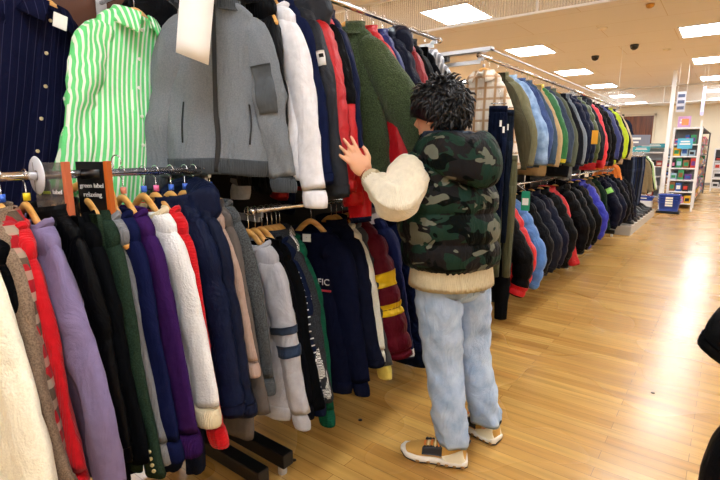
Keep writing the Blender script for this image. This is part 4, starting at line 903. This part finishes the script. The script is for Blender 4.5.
# cyan sign cards and poster
def flat_sign(x, y, z, wd, h, c, label, rz=0):
    r = empty('shelf_sign', (x, y, z), (0, 0, rz)); tag(r, label, 'sign', 'signs on the far shelves'); MB().box((-wd/2, -.006, -h/2), (wd/2, .006, h/2)).obj('sign_face', plain('sign_'+c, c, .5), r)
    MB().box((-wd*.35, -.009, -h*.12), (wd*.35, -.006, h*.02)).box((-wd*.3, -.009, h*.12), (wd*.3, -.006, h*.26)).obj('sign_lines', PAPER, r); return r
flat_sign(-.90, 13.85, 1.55, .30, .24, '#58b8dc', 'sky blue sign card on the aisle-end shelf unit')
flat_sign(-2.0, 15.45, 1.42, .42, .15, '#3fb6c8', 'cyan sign strip on top of the low white shelf unit')
flat_sign(-2.45, 21.45, 1.56, .9, .16, '#2a8aa0', 'dark cyan sign strip on the pale wall shelf unit')
r = flat_sign(-.98, 14.05, 2.06, .26, .26, '#c89ad0', 'pink and lilac poster card standing on the aisle-end shelf unit')
MB().box((-.05, -.010, -.08), (.09, -.006, .07)).obj('poster_picture', plain('poster_orange', '#e8955a', .5), r)
# white pole and its sign, suspension wires
pl = MB().box((-1.27, 13.55, 0), (-1.19, 13.63, CEIL-.001)).obj('support_pole', WHITEM, None, bevel=.004); tag(pl, 'white square pole from floor to ceiling left of the aisle-end shelves', 'pole')
pl = MB().box((-.62, 13.3, 0), (-.585, 13.34, 2.05)).obj('display_pole', WHITEM); tag(pl, 'thin white pole on the right front corner of the aisle-end shelves', 'pole')
def hung_sign(x, y, z0, z1, wd, c, c2, label):
    r = empty('hanging_banner', (x, y, CEIL)); tag(r, label, 'hanging sign', 'signs hung from the ceiling by wires')
    MB().tube([(-wd/2, 0, -.001), (-wd/2, 0, z1-CEIL)], .003, 6).tube([(wd/2, 0, -.001), (wd/2, 0, z1-CEIL)], .003, 6).obj('wire', WHITEM, r)
    MB().box((-wd/2, -.006, z0-CEIL), (wd/2, .006, z1-CEIL)).obj('banner', plain('banner_'+c, c, .5), r)
    b = MB()
    for k in range(3): b.box((-wd*.38, -.009, z0-CEIL+(z1-z0)*(.12+.3*k)), (wd*.38, -.006, z0-CEIL+(z1-z0)*(.28+.3*k)))
    b.obj('banner_print', plain('banner_'+c2, c2, .5), r)
hung_sign(-.98, 12.6, 2.2, 2.62, .16, '#d8dcec', '#5a6488', 'narrow white and blue banner hung beside the white pole')
hung_sign(-.62, 13.2, 2.15, 2.75, .06, '#b9b4e6', '#e8e8f4', 'very narrow lilac banner hung right of the white pole')
def wire(x, y, z, label):
    o = MB().tube([(x, y, CEIL-.001), (x, y, z+.04), (x+.03, y, z)], .003, 6).obj('ceiling_wire', WHITEM, None, True); tag(o, label, 'wire', 'wires hanging from the ceiling')
wire(-1.72, 9.85, 2.2, 'thin white wire hanging from the ceiling above the grey shop sign')
wire(-3.0, 14.6, 2.2, 'thin white wire hanging left of the walnut door')
# blue shopping baskets
def basket(x, y, z, rz, label, h=.20):
    r = empty('shopping_basket', (x, y, z), (0, 0, rz)); tag(r, label, 'shopping basket', 'blue shopping baskets')
    m = plain('blue_basket_plastic', '#1c3f9a', .35)
    o = []; i_ = []
    for u in (0, .3, .85, .9, 1):
        k = .86+.14*u; e = .012 if u >= .9 else 0
        o.append([((.21*k+e)*spow(math.cos(a*2*PI/32), .4), (.15*k+e)*spow(math.sin(a*2*PI/32), .4), h*u) for a in range(33)]); i_.append([(p[0]*.96, p[1]*.95, p[2]) for p in o[-1]])
    shell('basket_body', o, i_, m, r); MB().box((-.17, -.12, 0), (.17, .12, .006)).obj('base', m, r)
    MB().tube(catmull([(-.2, 0, h), (-.17, -.08, h+.02), (0, -.13, h+.03), (.17, -.08, h+.02), (.2, 0, h)], 12), .006, 6).obj('handle', CHROME, r, True)
    MB().box((-.07, -.162, h*.55), (.07, -.148, h*.75)).obj('white_label', PAPER, r)
for k in range(4): basket(-1.0, 12.85, .05+k*.055, .05, ['bottom', 'second', 'third', 'top'][k]+' blue shopping basket of the stack at the aisle end')
t = MB().box((-1.22, 12.65, 0), (-.78, 13.05, .05)).obj('basket_trolley', BLACKM); tag(t, 'low black base under the stack of blue baskets', 'basket stand')
basket(-1.62, 13.9, .16, .0, 'single blue shopping basket on a low box left of the stack', .10)
t = MB().box((-1.8, 13.75, 0), (-1.44, 14.05, .16)).obj('plinth', plain('pale_plinth', '#d8d8dc', .5)); tag(t, 'small pale plinth left of the basket stack', 'plinth')
# floor sockets
for x, y in ((-1.40, 1.84), (-1.44, 1.39), (-.21, 3.11)):
    V, F = grid([[(rr*math.cos(a*PI/8), rr*math.sin(a*PI/8), zz) for a in range(16)] for rr, zz in ((.011, .0005), (.011, .003), (.007, .004))], True, True, True)
    o = mesh('floor_cap', V, F, plain('dark_brass', '#2a2016', .4, .6), loc=(x, y, 0)); tag(o, ['small dark round cap set in the floor before the navy sweatshirt', 'small dark round cap in the floor at the near rack', 'small dark round cap in the open aisle floor'][[-1.40, -1.44, -.21].index(x)], 'floor cap', 'dark caps set in the floor')
# ---------------------------------------------------------------- the person
def V3(*a): return Vector(a)
def build_person():
    O = Vector((-.87, 1.90, 0)); F = Vector((-.95, .30, 0)).normalized(); Lf = Vector((-F.y*-1*-1, F.x, 0))
    Lf = Vector((0, 0, 1)).cross(F)        # the person's left
    R_ = -Lf; UP = Vector((0, 0, 1))
    root = empty('person', O); tag(root, 'person with tousled black hair, camouflage padded vest and light jeans, reaching to a sleeve', 'person')
    def W(p): return Vector(p)-O
    SKIN = plain('warm_skin', '#e0a886', .5); SKIN.node_tree.nodes['Principled BSDF'].inputs['Subsurface Weight'].default_value = .08
    # key points, world space
    hipc = V3(-.915, 1.86, .90); hl_ = hipc+Lf*.095; hr_ = hipc-Lf*.095
    ankL = V3(-.855, 1.815, .09); ankR = V3(-.805, 2.075, .09)
    kneeL = V3(-.925, 1.825, .49); kneeR = V3(-.875, 2.015, .49)
    chest = V3(-.945, 1.845, 1.22); neckb = V3(-.955, 1.825, 1.40); head = V3(-.975, 1.81, 1.535)
    shL = chest+V3(0, 0, .10)+Lf*.18; shR = chest+V3(0, 0, .12)-Lf*.16
    elL = V3(-.985, 1.515, 1.225); wrL = V3(-1.135, 1.545, 1.30)
    elR = V3(-1.13, 1.98, 1.12); wrR = V3(-1.32, 1.95, 1.28)
    # ---- continuous body: overlapping closed shapes fused by one voxel remesh
    b = MB()
    def limb(pts, rs, n=16): b.add(*tube([W(p) for p in pts], rs, n, True))
    def ball(c, ax, r3, seg=16):
        # ax: 3 orthonormal vectors
        rings = []
        for i in range(1, 12):
            t = PI*i/12; rings.append([W(c)+ax[0]*(r3[0]*math.sin(t)*math.cos(2*PI*j/seg))+ax[1]*(r3[1]*math.sin(t)*math.sin(2*PI*j/seg))+ax[2]*(r3[2]*math.cos(t)) for j in range(seg)])
        b.add(*grid(rings, True, True, True))
    limb([hipc-UP*.02, hipc+UP*.12, chest-UP*.05, chest+UP*.10, neckb-UP*.02], [.145, .125, .145, .15, .06])
    limb([shL+Lf*-.06, shL, (shL+elL)/2, elL, (elL*2+wrL)/3, wrL], [.05, .052, .046, .038, .036, .026])
    limb([shR-Lf*-.06, shR, (shR+elR)/2, elR, (elR*2+wrR)/3, wrR], [.05, .052, .046, .038, .036, .026])
    limb([shL, chest+UP*.17, shR], [.045, .06, .045])
    for h_, k_, a_ in ((hl_, kneeL, ankL), (hr_, kneeR, ankR)):
        limb([h_, (h_+k_)/2, k_, (k_*2+a_)/3, a_, a_-UP*.05], [.088, .075, .055, .048, .030, .022])
        limb([a_-UP*.045-F*.0, a_-UP*.05+F*.05, a_-UP*.055+F*.10], [.020, .020, .014])
    limb([neckb-UP*.03, neckb+UP*.03, head-UP*.05-F*.01], [.062, .056, .055])
    fh = (F*.97+Lf*.22).normalized(); fh = (fh-UP*.12).normalized(); lh = UP.cross(fh).normalized(); uh = fh.cross(lh)
    ball(head+uh*.02-fh*.012, (fh, lh, uh), (.098, .077, .108), 22)
    ball(head-uh*.035+fh*.018, (fh, lh, uh), (.076, .062, .085), 18)
    ball(head-uh*.085+fh*.055, (fh, lh, uh), (.028, .030, .024), 10)
    limb([head+fh*.085+uh*.02, head+fh*.112-uh*.018, head+fh*.098-uh*.03], [.008, .013, .009], 8)
    for sd in (-1, 1):
        ball(head+fh*.072+lh*.033*sd+uh*.012, (fh, lh, uh), (.016, .018, .012), 8)
        ball(head-fh*.006+lh*.078*sd-uh*.005, ((fh-lh*.35*sd).normalized(), (lh+fh*.35*sd).normalized(), uh), (.019, .009, .031), 12)
        ball(head-fh*.004+lh*.082*sd-uh*.03, (fh, lh, uh), (.010, .007, .011), 8)
    limb([head+fh*.085-uh*.058+lh*.018, head+fh*.093-uh*.056, head+fh*.085-uh*.058-lh*.018], [.005, .008, .005], 8)
    def hand(wr, d, pn, th_dir, curl):
        # d: direction wrist to knuckles, pn: back-of-hand normal, th_dir: side of the thumb
        s_ = th_dir
        palm = wr+d*.045
        ball(palm, (d, s_, pn), (.052, .041, .017), 14)
        ball(palm+s_*.018-d*.012, (d, s_, pn), (.034, .022, .019), 12)
        for k, (ln, off) in enumerate(((.078, .030), (.088, .0105), (.081, -.010), (.064, -.030))):
            p0 = wr+d*.078+s_*off*.9; dr_ = (d+s_*off*7.5).normalized(); c1 = curl[k]
            p1 = p0+(dr_*math.cos(c1*.5)-pn*math.sin(c1*.5))*ln*.48
            p2 = p1+(dr_*math.cos(c1*1.2)-pn*math.sin(c1*1.2))*ln*.30
            p3 = p2+(dr_*math.cos(c1*1.7)-pn*math.sin(c1*1.7))*ln*.24
            limb([p0-dr_*.02, p0, p1, p2, p3], [.0085, .0088, .0082, .0074, .0058], 10)
        t0 = wr+d*.022+s_*.022; t1 = t0+(s_*.75+d*.65-pn*.25).normalized()*.036; t2 = t1+(s_*.35+d*.9-pn*.35).normalized()*.030; t3 = t2+(d*.95+s_*.1-pn*.4).normalized()*.022
        limb([t0, t1, t2, t3], [.013, .0115, .0098, .0072], 10)
    dL = V3(-.34, -.34, .60).normalized(); pnL = V3(.55, -.72, .32); pnL = (pnL-dL*pnL.dot(dL)).normalized(); tL = dL.cross(pnL).normalized()
    if tL.z < 0: tL = -tL
    hand(wrL+dL*.01, dL, pnL, tL, (.12, .18, .26, .36))
    dR = V3(-.7, .05, .6).normalized(); pnR = V3(.2, .9, .3); pnR = (pnR-dR*pnR.dot(dR)).normalized(); hand(wrR+dR*.01, dR, pnR, dR.cross(pnR).normalized()*-1, (.5, .6, .7, .8))
    body = b.obj('body', SKIN, root, True)
    m = body.modifiers.new('fuse', 'REMESH'); m.mode = 'VOXEL'; m.voxel_size = .0045; m.use_smooth_shade = True
    m = body.modifiers.new('soften', 'SMOOTH'); m.factor = .5; m.iterations = 4
    # eyes, brows, mouth
    for sd in (-1, 1):
        e0 = head+fh*.083+lh*.032*sd+uh*.012
        V, Fc = tube([W(e0), W(e0+fh*.003), W(e0+fh*.0045)], [.011, .009, .004], 12, flat=1.0); mesh('eye', V, Fc, plain('dark_eye', '#1a120e', .2), root)
        V, Fc = tube([W(e0+uh*.02-lh*.016), W(e0+uh*.026+fh*.003), W(e0+uh*.02+lh*.016)], [.002, .004, .002], 8); mesh('eyebrow', V, Fc, plain('black_hair', '#0a0a0d', .45), root)
    V, Fc = tube([W(head+fh*.088-uh*.058+lh*.018), W(head+fh*.097-uh*.057), W(head+fh*.088-uh*.058-lh*.018)], [.0025, .005, .0025], 8); mesh('mouth', V, Fc, plain('lip_pink', '#b4705e', .5), root)
    # ---- hair
    hb = MB(); rnd = random.Random(4); hc = head+uh*.022-fh*.014
    rings = []
    for i in range(1, 17):
        t = PI*.70*i/16; seg = 28; rr = []
        for j in range(seg):
            a = 2*PI*j/seg; fwd = math.cos(a)
            tt = t*(1.0 if fwd < 0 else 1-.28*fwd) * (1-.17*max(0, abs(math.sin(a))-.5)*(1 if fwd > -.5 else .2))
            dv = fh*(math.sin(tt)*math.cos(a))+lh*(math.sin(tt)*math.sin(a))+uh*math.cos(tt)
            k = 1+.07*noise.noise(dv*5)
            rr.append(W(hc)+(fh*dv.dot(fh)*.122+lh*dv.dot(lh)*.102+uh*dv.dot(uh)*.122)*k)
        rings.append(rr)
    hb.add(*grid(rings, True, True, True))
    for _ in range(1500):
        t = math.acos(rnd.uniform(-.52, 1)); a = rnd.uniform(0, 2*PI); fwd = math.cos(a)
        if fwd > .1 and t > PI*.42: continue
        if abs(math.sin(a)) > .6 and fwd > -.25 and t > PI*.50: continue
        dv = fh*(math.sin(t)*math.cos(a))+lh*(math.sin(t)*math.sin(a))+uh*math.cos(t)
        p = W(hc)+fh*dv.dot(fh)*.118+lh*dv.dot(lh)*.098+uh*dv.dot(uh)*.118
        swirl = (uh.cross(dv)*rnd.uniform(-.9, .9)+(dv*dv.z-UP)*.75+V3(*[rnd.uniform(-.5, .5) for _ in range(3)])).normalized()
        ln = rnd.uniform(.030, .052); lift = rnd.uniform(.02, .28)
        p1 = p+dv*ln*.35*lift+swirl*ln*.35; p2 = p1+dv*ln*.12*lift+swirl*ln*.4; p3 = p2+swirl*ln*.35-dv*ln*.12+V3(0, 0, -.006)
        w_ = rnd.uniform(.004, .0075)
        hb.add(*tube([p, p1, p2, p3], [w_, w_, w_*.7, .0006], 5))
    q = NT('glossy_black_hair'); q.b.inputs['Base Color'].default_value = srgb('#0b0b10'); q.b.inputs['Roughness'].default_value = .38
    nz = q.n('ShaderNodeTexNoise', i_Scale=1.0, i_Detail=4.0); q.l(q.mapped((300, 300, 60)), nz.inputs[0]); q.bump(nz.outputs[0], .5, .003)
    hb.obj('hair', q.m, root, True)
    # ---- jeans
    DEN = fab('#9bb5da', 'denim', '#bccfe8')
    jm = MB()
    def ringAt(c, fa, la, ra, rl, n=32, nf=0, sd=0):
        out = []
        for j in range(n):
            a = 2*PI*j/n; k = nf*noise.noise(Vector((math.cos(a)*1.6+sd, math.sin(a)*1.6, c.z*16)))+nf*.35*math.sin(c.z*48+4*math.cos(a*2+sd)+sd)+nf*.8*noise.noise(Vector((a*.8, c.z*34, sd*3)))
            out.append(W(c)+fa*((ra+k)*math.cos(a))+la*((rl+k)*math.sin(a)))
        return out
    jm.add(*[x for x in grid([ringAt(hipc+UP*z, F, Lf, ra, rl, nf=.003) for z, ra, rl in ((.10, .115, .150), (.05, .125, .160), (0, .135, .17), (-.05, .134, .170), (-.10, .125, .165), (-.14, .09, .14))], True, True, True)])
    hips = jm.obj('jeans', DEN, root, True)
    for sd, (h_, k_, a_, fd) in enumerate(((hl_, kneeL, ankL, 0), (hr_, kneeR, ankR, 1))):
        path = catmull([h_+UP*.02, h_*.6+k_*.4-UP*.0, k_, k_*.45+a_*.55, a_+UP*.015], 40)
        rings = []
        for i, p in enumerate(path):
            u = i/40; ra = lerpl([(0, .098, .084), (.10, .106, .090), (.25, .106, .096), (.5, .088, .086), (.75, .080, .078), (1, .072, .070)], u)
            nf = .004+.008*math.exp(-((u-.42)/.14)**2)+.013*max(0, (u-.66)/.34)
            rings.append(ringAt(p, F, Lf, ra[0], ra[1], 30, nf, sd*5+1))
        rings.append([(v-W(a_))*.85+W(a_)+UP*.02 for v in rings[-1]])
        V, Fc = grid(rings, True, True, True); lg = mesh('trouser_leg', V, Fc, DEN, hips)
    # back pockets, side seams, belt loops
    def on_hip(a, z, off):
        ra, rl = lerpl([(-.14, .09, .14), (-.10, .125, .165), (-.05, .138, .172), (0, .135, .17), (.05, .125, .16), (.10, .115, .15)], z)
        return W(hipc+UP*z)+F*((ra+off)*math.cos(a))+Lf*((rl+off)*math.sin(a))
    PK = fab('#8fabd2', 'denim', '#b0c5e2')
    for sd in (1, -1):
        a0, a1 = PI-sd*.22, PI-sd*.82
        o1 = [[on_hip(a0+(a1-a0)*j/6, .035-.125*i/6-(.02*(1-abs(j-3)/3) if i == 6 else 0), .008) for j in range(7)] for i in range(7)]
        o2 = [[on_hip(a0+(a1-a0)*j/6, .035-.125*i/6, -.004) for j in range(7)] for i in range(7)]
        shell('back_pocket', o1, o2, PK, hips)
    V, Fc = tube([on_hip(PI, z, .004) for z in (.09, .05, 0, -.05, -.1)], .003, 6); mesh('back_seam', V, Fc, PK, hips)
    # ---- sweater hem below the vest, sweater sleeves
    CREAM = fab('#ece4cf', 'knit'); RIBC = fab('#c9ba98', 'knit')
    rings = []
    for i in range(9):
        z = .10-.17*i/8
        rings.append([W(hipc+UP*z)+F*((.154+.004*(j % 2)+.001*i)*math.cos(2*PI*j/96))*(1+.03*math.sin(i))+Lf*((.188+.004*(j % 2)+.001*i)*math.sin(2*PI*j/96)) for j in range(96)])
    rings.append([(p-W(hipc))*1.0 for p in rings[-1]]); rings[-1] = [W(hipc)+(p-W(hipc))*.94+UP*.01 for p in rings[-2]]
    V, Fc = grid(rings, True, True, True); hem = mesh('sweater_hem', V, Fc, RIBC, root); hem['label'] = 'ribbed beige sweater hem below the vest'
    for pts, rs, sd in (((shL-Lf*.04+UP*.0, shL+Lf*.03-UP*.02, shL*.45+elL*.55-UP*.01, elL-UP*.015, elL*.5+wrL*.5-UP*.012, wrL+(elL-wrL)*.04), (.070, .084, .086, .074, .056, .036), 0),
                        ((shR+Lf*.04, shR-Lf*.03-UP*.02, shR*.45+elR*.55, elR, elR*.5+wrR*.5, wrR), (.070, .080, .078, .068, .056, .036), 9)):
        path = catmull([W(p) for p in pts], 70); rr = []
        for i in range(71):
            u = i/70*5; k = min(int(u), 4); rr.append(rs[k]+(rs[k+1]-rs[k])*(u-k))
        def fn(i, a):
            u = i/70; c = 0
            for ph in (0, 1.05, 2.1, 3.14, 4.2, 5.25):     # six cables around the sleeve
                d = abs((a-ph+PI) % (2*PI)-PI); c += math.exp(-(d/.20)**2)*(.0065+.003*math.sin(i*.6+(2 if d else 0)+ph*3))
            return c*(1 if u < .93 else .3)+.006*noise.noise(Vector((u*7+sd, math.cos(a), math.sin(a))))
        V, Fc = tube(path, rr, 72, True, fn=fn); sl = mesh('sweater_sleeve', V, Fc, CREAM, root)
        c0, c1 = path[-6], path[-1]; dd = (c1-c0).normalized()
        V, Fc = tube([c0, c0+dd*.02, c1, c1+dd*.008], [.041, .041, .036, .033], 48, True, fn=lambda i, a: .0015*math.cos(a*24)); mesh('sleeve_cuff', V, Fc, RIBC, sl)
    # bracelet on the left wrist
    dw = (wrL-elL).normalized(); wc = W(wrL)+dw*.012
    V, Fc = tube([wc-dw*.007, wc-dw*.006, wc+dw*.006, wc+dw*.007], [.024, .0315, .0315, .024], 24); br = mesh('watch_strap', V, Fc, plain('brown_leather_strap', '#8a3f1c', .5), root)
    V, Fc = tube([wc+pnL*.026, wc+pnL*.034, wc+pnL*.036], [.016, .016, .012], 20); mesh('watch_case', V, Fc, plain('watch_gold', '#c9a25a', .25, .9), br)
    # ---- camouflage vest
    CAM = fab('#1b2d22', 'camo'); LIN = plain('dark_lining', '#0c0f0e', .8)
    zb, zt = hipc.z+.005, neckb.z+.005; rings = []; N = 64; M_ = 72
    def vest_pt(u, a, off=0):
        z = zb+(zt-zb)*u; cc = hipc.lerp(neckb, min(1, (z-hipc.z)/(neckb.z-hipc.z)))
        ra, rl = lerpl([(0, .150, .188), (.05, .172, .206), (.25, .184, .216), (.55, .180, .215), (.72, .172, .215), (.85, .145, .195), (.93, .11, .145), (1, .082, .095)], u)
        hgt = (z-zb); pch = .122; q_ = (abs(math.sin(PI*(hgt+.006*math.sin(a*2))/pch))**.6-.4)*.022*(1 if u < .86 else .2)*min(1, (u+.02)*20)
        q_ += .006*noise.noise(Vector((math.cos(a)*6, math.sin(a)*6, z*14)))
        q_ += .004*noise.noise(Vector((a*9, z*30, 2)))
        return W(V3(cc.x, cc.y, z))+F*((ra+q_+off)*spow(math.cos(a), .9))+Lf*((rl+q_+off)*spow(math.sin(a), .9))
    for i in range(M_+1): rings.append([vest_pt(i/M_, 2*PI*j/N) for j in range(N)])
    rings.insert(0, [p+(W(hipc)-p)*.12+UP*.02 for p in rings[0]])
    V, Fc = grid(rings, True, True, False); vest = mesh('padded_vest', V, Fc, CAM, root)
    # armhole rims
    for sd, sh, el in ((1, shL, elL), (-1, shR, elR)):
        ax = ((sh-chest-UP*.14).normalized()*.8+(el-sh).normalized()*.35).normalized(); c = W(sh)-Lf*sd*.012-UP*.045
        n1 = ax.cross(UP).normalized(); n2 = n1.cross(ax).normalized()
        V, Fc = tube([c+n1*(.078*math.cos(2*PI*k/36))+n2*(.105*math.sin(2*PI*k/36)) for k in range(37)], [.016]*37, 10, fn=lambda i, a: .004*math.sin(i*2.3)); mesh('armhole_rim', V, Fc, CAM, vest)
    # stand collar
    o1, o2 = [], []
    for u, k in ((0, 1.12), (.35, 1.10), (.7, 1.02), (1, .98)):
        o1.append([]); o2.append([])
        for j in range(37):
            a = .28+(2*PI-.56)*j/36
            p = W(neckb)+F*(.082*k*math.cos(a)+.012)+Lf*(.088*k*math.sin(a))+UP*(-.015+.085*u-.012*math.cos(a)); d_ = (F*math.cos(a)+Lf*math.sin(a))
            o1[-1].append(p+d_*(.014 if u < 1 else .006)); o2[-1].append(p-d_*.006)
    co = shell('collar', o1, o2, fab('#0e1512', 'nylon'), vest)
    # hood hanging on the back
    rings = []; n = 30
    for i in range(25):
        u = i/24; a = (u-.5)*PI*1.18     # sweep around the back from left to right
        dirv = (-F*math.cos(a)+Lf*math.sin(a)); c = W(neckb)+dirv*(.115+.065*math.cos(a))*1.05-UP*(-.015+.055*math.cos(a)**2)+UP*.0
        rw = (.030+.036*math.cos(a)**2); rh = (.040+.064*max(0, math.cos(a))**1.3)
        rr = []
        for j in range(n):
            b_ = 2*PI*j/n; k = 1+.10*noise.noise(Vector((b_, u*7, 3)))+.09*(abs(math.sin(u*PI*3.5))**.6-.5)
            rr.append(c+dirv*(rw*math.cos(b_)*k)+UP*(rh*math.sin(b_)*k)-dirv*(.02*math.sin(b_)))
        rings.append(rr)
    V, Fc = grid(rings, True, True, True); hd = mesh('hood', V, Fc, CAM, vest)
    # flat inner lining seen inside the hood opening
    rings = []
    for i in range(17):
        u = i/16; a = (u-.5)*PI*.95; dirv = (-F*math.cos(a)+Lf*math.sin(a)); c = W(neckb)+dirv*(.115)+UP*.055
        rings.append([c+dirv*(.016*math.cos(2*PI*j/12))+UP*(.020*math.sin(2*PI*j/12)) for j in range(12)])
    V, Fc = grid(rings, True, True, True); mesh('hood_edge', V, Fc, fab('#2b3340', 'nylon'), hd)
    # front zip
    V, Fc = tube([vest_pt(u, 0, .004) for u in [k/20 for k in range(21)]], .005, 6); mesh('zip', V, Fc, BLACKM, vest)
    # ---- shoes
    TAN = plain('tan_suede', '#cfa052', .8, bumpn=300); SOLE = plain('white_foam_sole', '#ece6dc', .5); BLKR = plain('black_rubber', '#14141a', .5); ORG = plain('orange_lace', '#e8853a', .6); CRM = plain('cream_overlay', '#e6dcc0', .6)
    def shoe(heel, toe, nm):
        heel = Vector(heel); toe = Vector(toe); d = (toe-heel); ln = d.length; d.normalize(); s_ = UP.cross(d).normalized()
        def P(u, v, z): return W(heel+d*(ln*u)+s_*v+UP*z)
        width = lambda u: lerpl([(0, .022), (.04, .034), (.25, .040), (.45, .040), (.72, .052), (.9, .042), (1, .014)], u)[0]
        # outsole and chunky midsole
        def layer(nm_, z0, z1, grow, mat, lug=0):
            us = [k/28 for k in range(29)]; o_ = [(u, 1) for u in us]+[(u, -1) for u in us[::-1][1:-1]]
            rings = []
            for z, g_ in ((z0, grow-.004), (z0+.004, grow), ((z0+z1)/2, grow+.003), (z1-.003, grow), (z1, grow-.005)):
                rr = []
                for k, (u, sd) in enumerate(o_):
                    w_ = max(.004, width(u)+g_+(lug*math.sin(u*46) if z > z0 else 0)); x = u
                    rise = .016*max(0, (u-.8)/.2)**2+.008*max(0, (.15-u)/.15)
                    rr.append(P(-.03+x*1.05, sd*w_, z+rise))
                rings.append(rr)
            V, Fc = grid(rings, True, True, True); return mesh(nm_, V, Fc, mat, up)
        rings = []
        for k in range(25):
            u = .01+.97*k/24; w_ = width(u); h = lerpl([(0, .085), (.1, .098), (.28, .105), (.42, .098), (.6, .078), (.8, .060), (.95, .046), (1, .034)], u)[0]; r_ = []
            for j in range(20):
                a = 2*PI*j/20; c_, s2 = math.cos(a), math.sin(a)
                r_.append(P(u, w_*spow(c_, .75)*(1 if s2 < .2 else 1-.32*(s2-.2)), .022+(h-.022)*(.5+.5*spow(s2, .8))))
            rings.append(r_)
        V, Fc = grid(rings, True, True, True); up = mesh(nm, V, Fc, TAN, root)
        layer('outsole', .0005, .010, .004, BLKR)
        layer('midsole', .008, .034, .007, SOLE, .0015)
        for sd in (-1, 1):   # sculpted heel wing, toe guard, dark eyestay and lugs
            o1, o2 = [], []
            for i in range(6):
                o1.append([P(.0+.05*j+.012*i, sd*(width(.05*j+.02)+.008-.001*i), .030+.012*i*(1-.12*j)) for j in range(7)])
                o2.append([P(.0+.05*j+.012*i, sd*(width(.05*j+.02)-.004), .030+.012*i*(1-.12*j)) for j in range(7)])
            shell('heel_wing', o1, o2, CRM, up)
            o1, o2 = [], []
            for i in range(5):
                row = []; row2 = []
                for j in range(13):
                    u = .36+.30*j/12; z = .048+.040*i/4*(1-.35*j/12)+(.004*abs(math.sin(j*1.57)) if i == 4 else 0)
                    row.append(P(u, sd*(width(u)*(1.06-.06*i)+.003), z)); row2.append(P(u, sd*(width(u)*(.9-.08*i)), z))
                o1.append(row); o2.append(row2)
            shell('eyestay', o1, o2, BLKR, up)
            for q_ in (.04, .16, .28, .40, .56, .72): V, Fc = tube([P(q_, sd*(width(q_)+.006), .014), P(q_, sd*(width(q_)+.0135), .014)], [.010, .006], 10); mesh('sole_lug', V, Fc, plain('gum_rubber', '#a57a45', .6), up)
        for k in range(6):
            u = .36+.055*k; z = lerpl([(0, .112), (.28, .112), (.42, .104), (.6, .084), (1, .04)], u)[0]
            V, Fc = tube([P(u, -.032, z-.018), P(u+.01, 0, z+.002), P(u, .032, z-.018)], .0045, 8); mesh('lace', V, Fc, ORG if k % 2 else plain('cream_lace', '#f0d8a8', .6), up)
        V, Fc = tube([P(.02, 0, .085), P(-.03, 0, .118), P(-.045, 0, .128)], [(.014, .005), (.012, .005), (.008, .004)], 10); mesh('pull_tab', V, Fc, BLKR, up)
        V, Fc = tube([P(.16+.13*math.cos(2*PI*k/24), .032*math.sin(2*PI*k/24), .101+.012*math.cos(2*PI*k/24)*-1) for k in range(25)], .009, 8); mesh('ankle_collar', V, Fc, BLKR, up)
    shoe((-.795, 1.835, 0), (-1.075, 1.745, 0), 'sneaker')
    shoe((-.745, 2.075, 0), (-1.02, 2.145, 0), 'sneaker')
    return root
build_person()
